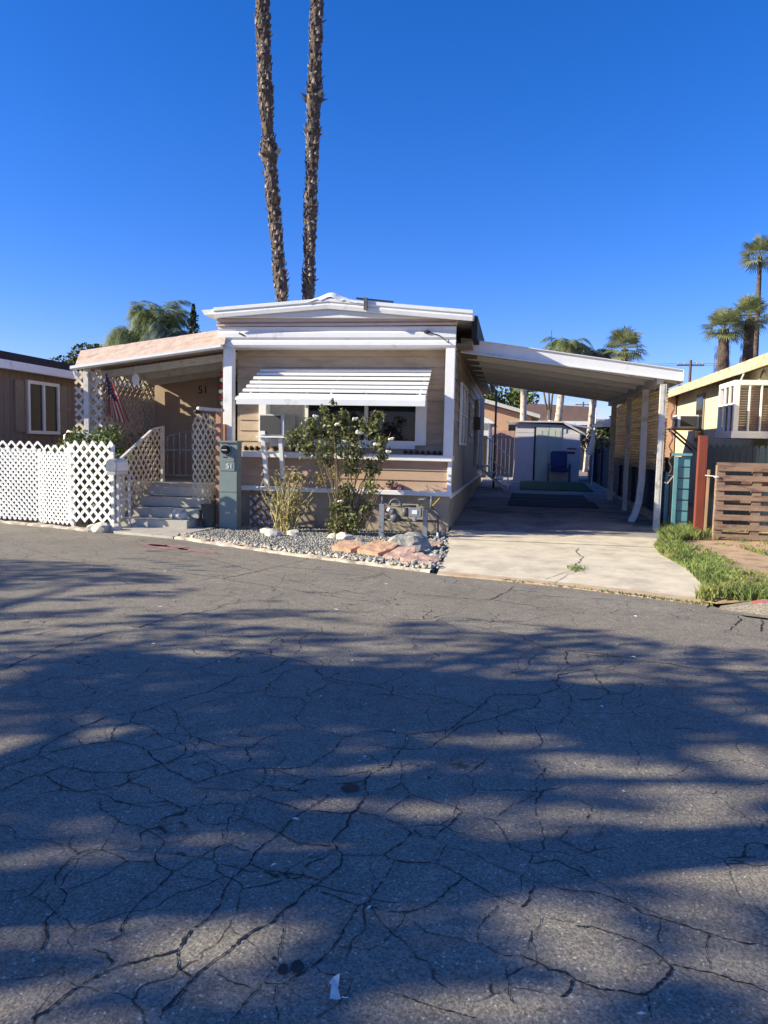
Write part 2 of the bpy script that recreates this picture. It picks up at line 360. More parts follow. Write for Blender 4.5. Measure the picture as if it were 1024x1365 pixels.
CR = '1,-522,1008,-407,968,-262,845,-141,776;1,-333,825,-275,1011;1,-482,1021,-428,1059;1,-717,1028,-676,1116;1,-791,1051,-595,909,-419,867,-275,804,-156,752,-126,750;1,-178,857,-155,918;1,-346,834,-353,806;3,-344,454,-345,488,-344,498,-341,521,-335,539,-332,554,-326,570,-313,577,-312,594,-304,625,-294,656;1,-410,542,-379,546,-370,586,-366,602;1,-465,814,-453,845;1,-445,791,-419,769;1,-364,739,-329,735,-286,735;2,-240,312,-239,320,-234,328,-232,333,-236,341,-236,352,-236,358,-232,373,-228,389,-225,394,-215,400,-210,407,-205,418,-200,427,-195,434;1,-249,364,-248,380,-245,392,-246,400,-247,409,-244,430,-234,456;1,-246,382,-234,374,-232,373;2,-224,294,-222,308,-219,313,-216,314,-213,324,-203,322,-196,321,-187,323,-178,325,-173,330,-167,337,-164,341,-161,350,-164,359,-171,365,-184,370,-192,378,-201,383,-210,385,-214,378,-212,368,-206,358,-213,353,-220,347,-229,338;2,-206,358,-192,357,-182,350,-170,340,-157,330,-148,325,-144,322;1,-215,400,-210,384;1,-188,372,-191,362,-206,358;1,-182,350,-173,357,-169,362;1,-232,333,-222,329,-219,331;1,-240,315,-233,315,-224,312;2,-216,314,-207,308,-200,304,-191,301,-182,306,-175,311,-173,316,-178,324;1,-196,321,-186,309,-182,306;2,-173,316,-162,312,-156,306;1,-205,418,-191,404,-182,389,-167,373;1,-199,385,-192,396,-191,404,-186,415;2,-196,435,-189,443,-186,453,-182,470,-181,478,-173,481,-166,496,-161,511,-160,528,-147,524,-136,515,-130,500,-123,492,-110,487,-101,486,-90,483,-79,477;2,-290,648,-278,672,-277,699,-265,707;1,-244,727,-238,764,-215,766;2,-160,528,-175,535,-193,541,-200,539,-205,517,-211,503,-218,487;1,-175,535,-183,552,-186,554;1,-187,565,-188,580,-183,594;1,-160,539,-159,558,-168,582,-166,605,-150,633;1,-213,489,-201,480,-184,478;1,-141,513,-153,497,-155,464,-152,446,-141,445,-127,447,-122,439,-120,427,-121,413,-115,403,-106,399,-97,397,-87,390,-83,393,-76,403,-67,405;1,-155,453,-166,448,-173,437,-184,424,-187,417;1,-127,447,-121,461,-116,482;2,-87,390,-87,380,-90,365,-94,352,-100,347,-111,344,-116,343,-124,342,-130,337,-137,327,-143,320;2,-167,373,-157,369,-148,364,-134,364,-131,367,-127,381,-119,394;2,-134,364,-127,354,-125,348;1,-125,350,-116,343,-114,339,-111,329,-113,322,-115,318,-124,318,-133,317,-142,316;2,-109,326,-104,325,-95,323,-89,326;2,-78,334,-70,337,-65,340,-63,347,-58,358;2,-65,340,-60,326;1,-152,338,-148,344,-141,341,-135,330;1,-330,832,-308,901;1,-190,854,-174,885,-157,925;1,-147,687,-124,710;2,-67,405,-60,403,-53,403,-40,408,-29,416,-24,435,-16,453,-10,476,-6,484,6,485,21,489,28,496,36,506,34,518,37,536,50,547;2,-64,383,-53,381,-40,385,-34,399,-28,413,-23,425,-11,435,0,446,6,457,17,462,22,476,21,483;2,-53,381,-55,370,-56,358,-58,356;1,-53,403,-52,388,-53,381;1,-52,366,-48,354,-47,341,-54,332;1,-47,341,-41,331;1,-40,408,-34,399;1,-79,477,-68,471,-47,471,-34,467,-28,459,-16,453,-9,451,0,446,6,444,18,432,25,436,32,440,37,452,43,488,38,501,36,506;1,18,432,19,421,21,409,14,392;1,16,384,21,358;1,-4,524,12,539,17,555,16,567,30,600;2,-19,792,-9,824,-1,843,6,880;1,-79,685,-75,727;1,-113,674,-79,681,-60,706,-49,719;1,-66,677,-58,699;1,-114,800,-52,793,-19,792,26,769,67,762;1,-40,697,-3,690,60,677;2,-30,668,-10,655,10,644,22,621,36,607,54,603;2,47,599,44,571,49,558;1,-21,353,-7,380;1,20,375,14,343;2,55,606,76,600,93,594,109,587,122,585,136,577,147,577,160,578,176,579,190,580;2,50,547,64,559,79,567,87,577,88,585;1,62,605,62,566;2,63,549,63,525,68,502,59,489,45,485;1,68,502,76,502,86,514,87,533;1,76,502,73,481,77,468;2,193,706,212,739,222,765,223,778;1,54,595,96,592;1,135,560,183,558;1,148,641,203,624;1,60,677,91,664;3,242,766,225,713;1,-216,283,-213,293;2,-177,297,-172,289,-165,284,-157,279,-148,279,-141,275,-132,269,-132,261,-130,256,-126,253,-120,250,-120,244,-122,234,-123,225,-122,218,-120,213,-123,209;2,-154,306,-147,302,-137,296,-133,295;1,-174,296,-161,296,-155,298,-147,301;1,-205,268,-199,267,-192,260,-185,259,-168,259,-171,267;1,-168,259,-162,255;2,-153,258,-158,258,-161,254,-162,245,-160,238,-157,234,-150,230,-148,225,-148,222,-148,215,-146,211,-142,206,-141,201;1,-153,258,-143,255,-140,253,-129,255;1,-140,253,-143,243,-147,237,-151,232;1,-173,226,-168,228,-164,231;3,-126,175,-123,180,-122,185,-120,190,-117,195,-114,199,-110,202,-106,205,-102,207,-99,210,-99,217,-99,220;2,-99,210,-95,202,-90,200;2,-116,200,-120,204,-125,205;3,-91,182,-92,185,-90,192,-89,199;1,-92,185,-89,188,-89,195;1,-132,269,-127,270,-125,278;1,-120,250,-117,253,-116,259;1,-117,248,-111,248;1,-132,311,-130,294,-124,286,-117,286,-112,289,-109,294,-113,315;2,-113,314,-104,312,-94,309,-85,305,-80,307,-68,306,-63,310;1,-109,294,-101,291,-94,287,-89,284;2,-78,323,-81,314,-85,305,-88,294,-90,284,-93,275,-95,269,-94,261,-97,252,-97,244,-95,234,-96,227,-99,221;1,-114,283,-110,275,-107,273,-101,270,-96,269;1,-107,273,-111,269,-116,259;2,-89,284,-80,279,-73,279,-66,280;1,-111,248,-104,248,-98,246;3,-62,326,-62,312,-65,306,-64,296,-66,289,-67,284,-64,279,-60,274,-60,267,-62,261,-64,255,-68,249,-70,241,-73,236,-74,230,-77,226,-80,222,-82,217,-84,212,-86,208,-88,203,-89,199;1,-63,310,-55,309,-50,307;1,-60,274,-57,275,-51,276,-45,277;2,-94,261,-86,258,-79,258,-72,258,-65,256;2,-65,250,-56,247,-48,244;2,-42,260,-44,252,-45,246,-48,244,-49,237,-50,231,-51,224,-52,219,-54,214,-57,209,-62,202;1,-72,234,-70,228,-68,220,-67,213;1,-51,221,-45,222,-40,222,-36,226;2,-67,207,-68,202,-67,201,-63,202;2,-68,201,-70,194,-71,188,-72,186;1,-83,202,-78,200,-71,199;1,-64,201,-63,196,-59,188;1,-56,212,-51,209,-46,209;1,-42,209,-42,202,-45,196,-49,191;1,-44,244,-39,243;1,-50,311,-47,318,-42,330;2,-41,331,-30,327,-21,324,-17,319,-21,308,-25,300,-26,295,-32,295,-36,299;1,-17,319,-13,319;2,-49,306,-43,304,-38,299,-36,297,-39,289,-42,283,-45,278;1,15,343,5,329,-2,318;1,-9,316,-3,315,0,308,3,298,5,290;2,-45,278,-40,275,-32,275,-24,276,-18,273,-13,269;2,-40,275,-41,263;1,-24,276,-22,287,-21,291;1,-19,288,-12,288,-5,282,0,279,6,275,13,271,17,272;2,-13,269,-18,259,-21,253,-24,249,-30,244,-38,242;2,-13,269,-6,264,1,258,6,256;2,13,269,11,260,8,254;2,17,271,21,269,28,268;1,0,254,-3,247,-6,240,-6,233;1,-31,242,-32,236,-36,227;1,-28,239,-22,234,-16,233,-12,233,-7,232,-4,232,0,229,3,228,8,229;3,8,229,12,227,16,224,21,224,24,221;1,15,250,12,240,10,232;1,17,250,26,250;1,6,228,3,222,4,216,4,211,6,206;2,23,221,22,217,19,213;1,-31,205,-27,204,-19,202,-12,201,-5,200;1,30,319,24,304,30,300;1,36,342,41,336,37,323;2,28,269,35,269,42,266,47,263,49,260,55,258,62,256,69,253,75,251,79,250,87,250;1,49,259,48,254,48,248;2,26,248,32,248,38,246,44,244,49,241,52,236,54,233;1,70,252,67,245,66,239,66,234;3,54,233,52,229,48,223,44,219,37,219,31,219,24,221;2,54,234,57,234,61,233,66,233,72,230,76,230,80,227;1,30,299,37,295,44,291;1,44,218,44,209'
for item in CR.split(';'):
    q = list(map(int, item.split(','))); wd = {1: .0030, 2: .0046, 3: .0062}[q[0]]
    P = [Vector((q[i]/100, q[i+1]/100, 0)) for i in range(1, len(q), 2)]; F = []; T = []
    for a, c in zip(P, P[1:]):
        L_ = (c-a).length; k = max(1, int(L_/(.0045*max(2, a.length)))); nn = Vector((-(c-a).y, (c-a).x, 0)); nn = nn.normalized() if nn.length else nn
        for i in range(k): T.append(nn); F.append(a.lerp(c, i/k)+nn*(random.uniform(-1, 1)*.0013*max(2, a.length)+.5*min(.035, L_*.2)*noise.noise(a.lerp(c, i/k)*9))+Vector((0, 0, 0)))
    F.append(P[-1]); T.append(nn); base = len(b.v)
    dist = max(1, (P[0].length+P[-1].length)/2); wd *= (1+.24*dist)
    for i, p in enumerate(F):
        nn = (T[i]+T[max(0, i-1)]+T[min(len(T)-1, i+1)]).normalized()
        h = wd*(.25+1.0*random.random()**1.5+.3*abs(noise.noise(p*4)))*(.6 if i in (0, len(F)-1) else 1)*.5*(.35 if random.random() < .08 else 1)
        b.v += [tuple(p+nn*h+Vector((0, 0, .003))), tuple(p-nn*h+Vector((0, 0, .003)))]
    for i in range(len(F)-1): b.f.append((base+2*i, base+2*i+1, base+2*i+3, base+2*i+2)); b.m.append(1)
def disc(mb, x, y, rx, ry, mi, z, n=22, wob=.15, ang=.17):
    vs = []
    for k in range(n):
        q = 2*math.pi*k/n; r = 1+wob*noise.noise(Vector((math.cos(q)*2+x*7, math.sin(q)*2+y*5, 3)))*2
        a, c = rx*r*math.cos(q), ry*r*math.sin(q); vs.append((x+a*math.cos(ang)-c*math.sin(ang), y+a*math.sin(ang)+c*math.cos(ang), z))
    mb.add(vs, [tuple(range(n))], mi)
for x, y, rx, ry in ((-0.700, 3.310, .04, .045), (-0.640, 2.080, .016, .022), (-0.600, 2.100, .02, .026), (-0.680, 2.120, .007, .009), (-.35, 3.5, .012, .012), (-.42, 3.62, .007, .007)): disc(b, x, y, rx, ry, 2, .0045)
for x, y, rx, ry in ((-5.16, 10.60, .42, .20), (-4.56, 10.35, .45, .12), (-5.46, 10.75, .3, .1)): disc(b, x, y, rx, ry, 3, .0045, wob=.3, ang=-.35)
for x, y, rx, ry in ((.15, 8.55, .13, .03), (.95, 8.3, .12, .012), (-.65, 8.9, .02, .10), (-2.6, 9.3, .5, .012), (-2.1, 9.0, .35, .01), (.45, 8.3, .2, .012)): disc(b, x, y, rx, ry, 4, .0045, wob=.4, ang=-.1)
road = struct('road', b, ['asphalt', 'tar', 'dots', 'pinkmark', 'palemark'])

b = MB()   # driveway slab: rises gently towards the back
dl = [(-.86, 9.45), (.7, 8.93), (2.02, 8.36), (2.16, 8.55), (2.3, 9.3), (2.36, 10.4), (2.2, 11.7), (2.25, 12.6), (2.7, 14), (3.0, 15), (3.05, 17), (3.05, 20), (3.05, 24), (3.05, 29), (3.05, 34), (-2.6, 34), (-2.6, 29), (-2.6, 27.6), (-1.13, 27.4), (-1.13, 24), (-1.13, 20), (-1.13, 17), (-1.13, 14), (-1.0, 12)]
left = [(-.86, 9.45), (-1.0, 12), (-1.13, 14), (-1.13, 17), (-1.13, 20), (-1.13, 24), (-1.13, 29), (-1.13, 34)]
def edx(tab, y):
    for (xa, ya), (xb, yb) in zip(tab, tab[1:]):
        if ya <= y <= yb: return xa+(xb-xa)*(y-ya)/(yb-ya)
    return tab[-1][0] if y > tab[-1][1] else tab[0][0]
right = [(2.02, 8.36), (2.16, 8.6), (2.3, 9.3), (2.36, 10.4), (2.28, 11.7), (2.35, 12.6), (2.7, 14), (3.0, 15), (3.05, 17), (3.05, 34)]
rows = []
N_ = 14
def front(x): return 9.45-.155-.365*(x+.86)+.13*math.sin((x+.86)*1.05)
yy = [0, .05, .12, .25, .45, .7, 1]+[]
ylist = [None]*0
for tt in (0, .03, .1, .3, .6, 1):
    rows.append([( (lambda x: (x, front(x)+(11-front(x))*tt, .012+.05*min(1, tt*2)))(-.90+(3.2*(i/N_))) ) for i in range(N_+1)])
for y in (12, 13, 14, 15, 16, 17, 18, 20, 22, 24, 26, 28, 29, 31, 34):
    l, r = edx(left, y), edx(right, y)
    rows.append([(l+(r-l)*i/N_, y, gz(y)+.062) for i in range(N_+1)])
for k in range(6): rows[k][-1] = (edx(right, rows[k][-1][1]), rows[k][-1][1], rows[k][-1][2])
skirt_ = [(x, y-.004, -.02) for x, y, z in rows[0]]; rows.insert(0, skirt_)
vs = [p for r_ in rows for p in r_]; n = N_+1
fs = [(j*n+i, j*n+i+1, (j+1)*n+i+1, (j+1)*n+i) for j in range(len(rows)-1) for i in range(N_)]
b.add(vs, fs)
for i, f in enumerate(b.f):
    if b.v[f[0]][1] > 13.4: b.m[i] = 1  # darker concrete past the shadow edge: stains plus shade put into the colour
    if i < 3*N_: b.m[i] = 3
b.v = list(b.v)
# the long crack across the slab
cr = [(.42, 8.98), (.62, 9.4), (.86, 9.9), (.88, 10.3), (1.02, 10.9), (.98, 11.6), (1.05, 12.1)]
base = len(b.v); F = []
for (xa, ya), (xb, yb) in zip(cr, cr[1:]):
    for i in range(7): t = i/7; F.append(Vector((xa+(xb-xa)*t+random.uniform(-.02, .02), ya+(yb-ya)*t, 0)))
for i, p in enumerate(F):
    z = .068; h = .006*(.5+random.random()*1.1)
    b.v += [(p.x-h, p.y, z), (p.x+h, p.y, z)]
for i in range(len(F)-1): b.f.append((base+2*i, base+2*i+1, base+2*i+3, base+2*i+2)); b.m.append(2)
for yj in (12.55, 18.2): b.box(edx(left, yj)+.02, edx(right, yj)-.02, yj, yj+.014, gz(yj)+.05, gz(yj)+.0665, 2)
struct('driveway', b, ['concrete', 'concrete_shaded_stain', 'dots', 'concrete_edge'])

# path slab before the entry steps, kerb line, gravel bed, soil
b = MB(); b.add([(-6.95, 11.98, .035), (-5.5, 11.54, .035), (-5.42, 12.2, .045), (-5.3, 13.1, .05), (-5.3, 14.1, .05), (-8.2, 14.1, .05), (-7.1, 12.7, .05), (-6.95, 11.98, -.03), (-5.5, 11.54, -.03), (-5.42, 12.2, -.03)],
       [(0, 1, 2, 6), (2, 3, 6), (3, 4, 5, 6), (0, 7, 8, 1), (1, 8, 9, 2)]); struct('path', b, 'apron')
b = MB()   # low broken mortar kerb between road and gravel
kp = [(-5.45, 11.6), (-4.6, 11.15), (-3.2, 10.42), (-2.2, 9.98), (-1.35, 9.66), (-.98, 9.5)]
def kerbline(mb, kp, wd, ht, mi=0):
    F = []
    for (xa, ya), (xb, yb) in zip(kp, kp[1:]):
        k = max(2, int(math.hypot(xb-xa, yb-ya)/.07))
        for i in range(k): t = i/k; F.append((xa+(xb-xa)*t, ya+(yb-ya)*t))
    F.append(kp[-1]); base = len(mb.v)
    for i, (x, y) in enumerate(F):
        q = noise.noise(Vector((x*5, y*5, 0))); h = ht*(.8+.7*q); w0 = wd*(.8+.6*noise.noise(Vector((x*4, 7, 0))))
        for dy, z in ((-w0*.55, -.03), (-w0*.5, h*.7), (-w0*.2, h), (w0*.3, h*.95), (w0*.5, -.03)): mb.v.append((x+dy*.36, y+dy*.93, z))
    for i in range(len(F)-1):
        for k in range(4): mb.f.append((base+i*5+k, base+i*5+5+k, base+i*5+6+k, base+i*5+1+k)); mb.m.append(mi)
kerbline(b, kp, .16, .05); struct('kerb', b, 'kerbc')
b = MB(); kerbline(b, [(-12.5, 13.55), (-9.5, 12.74), (-8, 12.3), (-7.25, 12.05)], .22, .045); struct('kerb', b, 'kerbc')
b = MB()   # kerb right of the driveway, ramping up from the apron, its top painted red
n_ = 40
for i in range(n_+1):
    l = i*.2 if i > 8 else i*.09+max(0, i-8)*.2
    l = i*.1 if i < 12 else 1.1+(i-11)*.35
    x, y = 2.12+l*.93, 8.06-l*.37; h = .125*min(1, max(0, l-.02)/.38); rz_ = .006*noise.noise(Vector((l*4, 0, 0)))
    for a, c in ((-.16, .004), (-.03, .006), (-.01, h*.6), (.005, h+rz_), (.15, h+.012+rz_), (.15, -.03)): b.v.append((x+a*.37, y+a*.93, c))
for i in range(n_):
    for k in range(5): b.f.append((i*6+k, i*6+6+k, i*6+7+k, i*6+1+k)); b.m.append(1 if (k == 3 or (k == 2 and i > 5)) and i > 2 else 0)
struct('kerb', b, ['asphalt', 'redkerb'])
b = MB()
def soilz(x, y): return .04+.03*noise.noise(Vector((x, y, 0)))
gp = [(-5.42, 11.72), (-3.2, 10.5), (-.98, 9.6), (-1.0, 12), (-1.12, 13.9), (-5.4, 13.9)]
b.add([(x, y, .02) for x, y in gp], [tuple(range(len(gp)))]); struct('gravel_bed', b, 'gravelm')
b = MB()   # verge right of the driveway
nx, ny = 26, 30; vs = []
for j in range(ny+1):
    for i in range(nx+1):
        y = 7.4+j*(9.2/ny); xl = edx(right, max(y, 8.36))-.04 if y > 8.3 else 2.14
        x = xl+i*((9-xl)/nx)**1.0
        yk = 8.06+.13-.398*(x-2.17)
        z = min(.02+.3*(x-xl), .11)+.03*noise.noise(Vector((x*1.3, y*1.3, 0))) if i > 0 else .03
        vs.append((x, max(y, yk), z))
b.add(vs, [(j*(nx+1)+i, j*(nx+1)+i+1, (j+1)*(nx+1)+i+1, (j+1)*(nx+1)+i) for j in range(ny) for i in range(nx)])
struct('verge', b, 'soil', smooth=True)

# gravel: thousands of small stones, one object
def inpoly(x, y, poly):
    c = False; j = len(poly)-1
    for i in range(len(poly)):
        xi, yi = poly[i]; xj, yj = poly[j]
        if (yi > y) != (yj > y) and x < (xj-xi)*(y-yi)/(yj-yi)+xi: c = not c
        j = i
    return c
def scatter_stones(poly, n, s0, s1, zf):
    xs_ = [p[0] for p in poly]; ys_ = [p[1] for p in poly]; pts = []
    while len(pts) < n:
        x, y = random.uniform(min(xs_), max(xs_)), random.uniform(min(ys_), max(ys_))
        if inpoly(x, y, poly): pts.append((x, y, zf))
    P = np.array(pts); u = np.array([(1, 0, 0), (-1, 0, 0), (0, 1, 0), (0, -1, 0), (0, 0, 1), (0, 0, -1)], float)
    U = u[None]*rng.uniform(.6, 1.2, (n, 6, 1))+rng.normal(0, .18, (n, 6, 3))
    s_ = rng.uniform(s0, s1, (n, 1, 1)); U = U*s_*np.array([1, 1, .7])
    a = rng.uniform(0, 6.28, n); ca, sa = np.cos(a)[:, None], np.sin(a)[:, None]
    X, Y = U[..., 0]*ca-U[..., 1]*sa, U[..., 0]*sa+U[..., 1]*ca; U = np.stack([X, Y, U[..., 2]], -1)
    V = (P[:, None]+U+np.array([0, 0, 1])*s_*.35).reshape(-1, 3)
    f = np.array([(0, 2, 4), (2, 1, 4), (1, 3, 4), (3, 0, 4), (2, 0, 5), (1, 2, 5), (3, 1, 5), (0, 3, 5)])
    F = (np.arange(n)[:, None, None]*6+f[None]).reshape(-1, 3)
    mm = np.repeat(rng.choice(3, n, p=[.66, .32, .02]), 8); return V, F, mm
V, F_, mm = scatter_stones(gp, 15000, .011, .027, .02)
tag(npmesh('gravel', V, F_, ['stone_grey', 'gravelm', 'stone_white'], mats=mm), 'loose grey and white gravel stones covering the bed between kerb and skirting', 'gravel', kind='stuff')
V, F_, mm = scatter_stones([(-5.45, 11.62), (-3.2, 10.4), (-1.0, 9.45), (-1.0, 9.62), (-3.2, 10.6), (-5.4, 11.8)], 900, .02, .05, .04)
tag(npmesh('rubble', V, F_, ['kerbc', 'stone_grey', 'gravelm'], mats=mm), 'pale broken mortar bits along the gravel edge by the road', 'rubble', kind='stuff')

# grass on the verge and in seams
def blades(name, pts, h, label):
    P = np.array(pts); n = len(P); a = rng.uniform(0, 6.28, n); hh = h*rng.uniform(.4, 1.4, n)*P[:, 3]
    w_ = .005+.004*rng.random(n); dx, dy = np.cos(a), np.sin(a); ln = rng.normal(0, .45, (n, 2))*hh[:, None]
    B = P[:, :3]; o = np.stack([dx*w_, dy*w_, 0*w_], 1)
    mid = B+np.stack([ln[:, 0]*.35, ln[:, 1]*.35, hh*.6], 1); tip = B+np.stack([ln[:, 0], ln[:, 1], hh], 1)
    V = np.stack([B-o, B+o, mid+o*.8, tip, mid-o*.8], 1).reshape(-1, 3)
    F = (np.arange(n)[:, None]*5+np.arange(5)[None])
    return tag(npmesh(name, V, F, 'grass'), label, 'grass', kind='stuff')
pts = []
while len(pts) < 26000:
    y = random.uniform(7.6, 16.2); xl = edx(right, max(y, 8.36)); x = xl-.06+abs(random.gauss(0, 1.0)) if random.random() < .65 else random.uniform(xl, 7)
    if x < xl-.06 or x > 8 or y < 8.02-.398*(x-2.42)+.08: continue
    d = noise.noise(Vector((x*1.1, y*.8, 5)))+.35*noise.noise(Vector((x*4, y*4, 1)))
    if 3.0 < x < 4.6 and 8.6 < y < 12.6 and abs((x-3.0)-(12.2-y)*.28) < .62: d -= .75
    if y < 8.9 or x < xl+.35: d += .45
    if x > 3.2 and y > 13.7 and random.random() < .6: continue
    if d < .02+random.uniform(-.3, .3): continue
    tall = 1.0+(1.3 if (2.6 < x < 3.5 and 13.0 < y < 15.6) else 0)+(.5 if y < 8.6 else 0)
    pts.append((x, y, .09 if x > xl+.1 else .05, tall))
for i in range(700):
    x = random.uniform(-.1, 2.1); 
    if random.random() < .25+.35*(x > 1): pts.append((x, front(x)+random.uniform(-.035, .02), .01, .35))
for i in range(160): pts.append((.86+random.gauss(0, .05), 9.95+random.gauss(0, .12), .06, .4))
blades('grass', pts, .07, 'green grass with straw tufts on the verge right of the driveway')

# hills far away
b = MB(); vs = []; n = 60
for i in range(n+1):
    x = -700+i*40; h = 60+38*noise.noise(Vector((x*.0035, 2, 0)))+14*noise.noise(Vector((x*.013, 5, 0)))+22*math.exp(-((x-150)/180)**2)
    vs += [(x, 1500, -2), (x, 1640, h*.6), (x, 1780, h), (x, 2100, -2)]
b.add(vs, [(i*4+k, i*4+4+k, i*4+5+k, i*4+1+k) for i in range(n) for k in range(3)]); struct('hills', b, 'hill', smooth=True)
# ------------------------------------------------------------------ the mobile home
FR = lambda Yc: (lambda u, w, d: (u, Yc-d, w))           # a wall facing the road
SR = lambda Xc: (lambda u, w, d: (Xc+d, u, w))           # a wall facing right
SL = lambda Xc: (lambda u, w, d: (Xc-d, u, w))           # a wall facing left
home = thing('mobile_home', (-3.3, 13.8, 0), 'tan single-wide mobile home with white fascia and a slatted window awning', 'mobile home')
b = MB(); b.siding(FR(14.2), -5.35, -1.16, 1.44, 3.42, .205, .022); b.box(-5.4, -1.17, 14.2, 27.3, .7, 3.7); b.build('wall', 'siding', home)
b = MB(); b.siding(FR(13.86), -5.33, -1.17, .79, 1.34, .185, .022); b.box(-5.38, -1.172, 13.862, 14.19, .72, 1.40); b.build('lower_siding', 'siding_low', home)
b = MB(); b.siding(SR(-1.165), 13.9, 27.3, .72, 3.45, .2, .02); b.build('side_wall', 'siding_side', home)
b = MB(); b.box(-5.36, -1.15, 13.80, 13.95, -.05, .705)
for i in range(int(13.3/.3)): y = 14.05+i*.3; b.box(-1.22, -1.135 if i % 2 else -1.16, y, y+.2999, -.05, .66)
b.build('skirting', 'skirt', home)
b = MB(); b.box(-5.40, -1.10, 13.68, 13.859, .70, .785); b.box(-1.16, -1.105, 13.86, 27.3, .655, .725); b.build('skirting_cap', 'white', home, bevel=.006)
b = MB(); b.box(-5.34, -1.11, 13.72, 14.18, 1.335, 1.445); b.build('ledge', 'white', home, bevel=.008)
b = MB()   # fascia: three rolled bands
prof = [(0, 3.40), (.05, 3.40), (.075, 3.44), (.07, 3.50), (.045, 3.53), (.045, 3.545), (.075, 3.58), (.075, 3.66), (.04, 3.70), (.06, 3.74), (.06, 3.775), (0, 3.775)]
b.prism(prof, lambda a, c, l: (l, 13.76-a, c+(-.012)*(l+5.5)/4.4), -5.60, -1.10); b.box(-5.60, -1.11, 13.76, 14.2, 3.405, 3.42); fa_ = b.build('fascia', 'white_metal', home)
b = MB(); b.rock((-1.62, 13.67, 3.66), .045, 1, 3, sc=(1.3, .5, .8)); b.tube([(-1.6, 13.67, 3.66), (-1.4, 13.66, 3.6), (-1.22, 13.665, 3.46)], .008, 5); b.build('cable_hook', 'dark', fa_)
b = MB(); b.bar((-5.18, 13.678, 3.66), (-5.08, 13.678, 3.61), .03, .012, upv=(0, 1, 0)); b.build('scratch', 'dark', fa_)
b = MB(); b.box(-5.62, -1.09, 13.66, 13.82, 3.785, 3.925); b.box(-5.62, -1.09, 13.645, 13.659, 3.83, 3.85); b.build('trim_board', 'pink_trim', home, bevel=.008)
b = MB(); b.prism([(-5.58, 3.932), (-.84, 3.885), (-.84, 3.90), (-3.42, 4.13), (-5.58, 3.99)], lambda a, c, l: (a, 13.56+l, c), 0, .2); b.build('gable_panel', 'white_metal', home)
b = MB()   # roof: a very low gable over the whole length
prof = [(-5.86, 4.06), (-3.42, 4.225), (-.80, 3.99), (-.80, 3.90), (-3.42, 4.10), (-5.80, 3.97)]
b.prism(prof, lambda a, c, l: (a, l, c), 13.52, 27.5); rf = b.build('roof', 'roof_white', home)
b = MB()   # rounded metal edge along the front of the roof
for (xa, za), (xb, zb) in (((-5.60, 4.015), (-3.42, 4.165)), ((-3.42, 4.165), (-.80, 3.925))):
    b.prism([(0, -.105), (.03, -.105), (.045, -.04), (.035, 0), (.06, .02), (.06, .07), (.02, .085), (0, .085)], lambda a, c, l: (xa+(xb-xa)*l, 13.515-a, za+(zb-za)*l+c), 0, 1)
b.build('edge_flashing', 'white_metal', rf)
b = MB(); vs = []   # tarred and painted patch over the ridge
nx = 16; 
for j in range(8):
    for i in range(nx+1):
        x = -3.80+i*(1.02/nx); t = 1-abs((x+3.37)/.45); h = max(0, t)**1.2*.13; z = 4.225-.075*abs(x+3.42)+.02+h*(1-.03*j)+.02*noise.noise(Vector((x*9, j, 2)))
        if j == 0: z -= .06*(1 if t < .5 else 1.8)
        vs.append((x, 13.44+j*.12, z))
b.add(vs, [(j*(nx+1)+i, j*(nx+1)+i+1, (j+1)*(nx+1)+i+1, (j+1)*(nx+1)+i) for j in range(7) for i in range(nx)]); b.build('ridge_patch', 'roof_white', rf, smooth=True)
b = MB(); b.box(-2.74, -2.68, 13.40, 13.47, 4.02, 4.23); b.bar((-2.9, 13.5, 4.235), (-2.25, 13.7, 4.20), .05, .03); b.build('seam_strip', 'iron', rf)
b = MB(); b.box(-.84, -.74, 14.0, 27.5, 3.60, 4.0); b.build('side_edge', 'dark', rf)
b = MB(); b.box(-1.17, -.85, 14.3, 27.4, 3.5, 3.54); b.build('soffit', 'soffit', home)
b = MB(); b.box(-5.50, -5.31, 13.69, 13.86, .8, 3.40); b.build('corner_post', 'white', home, bevel=.012)
b = MB(); b.box(-1.275, -1.105, 13.715, 13.84, 1.445, 3.40); b.box(-1.195, -1.115, 13.80, 13.86, .785, 1.335); b.build('corner_board', 'white', home, bevel=.006)
# front window, behind the awning
win = MB()
for x0, x1, z0, z1 in ((-4.93, -4.70, 1.62, 2.75), (-1.85, -1.64, 1.62, 2.75), (-4.70, -1.85, 1.55, 1.70), (-4.70, -1.85, 2.62, 2.75)): win.box(x0, x1, 14.10, 14.2, z0, z1)
for x in (-3.97, -2.80): win.box(x-.035, x+.035, 14.12, 14.19, 1.70, 2.62)
win = win.build('window', 'white', home, bevel=.005)
b = MB(); b.box(-3.935, -1.85, 14.150, 14.160, 1.7, 2.62); b.build('pane', 'glass', win)
b = MB(); b.box(-4.70, -4.005, 14.150, 14.160, 1.7, 2.62); b.build('blind', 'curtain', win)
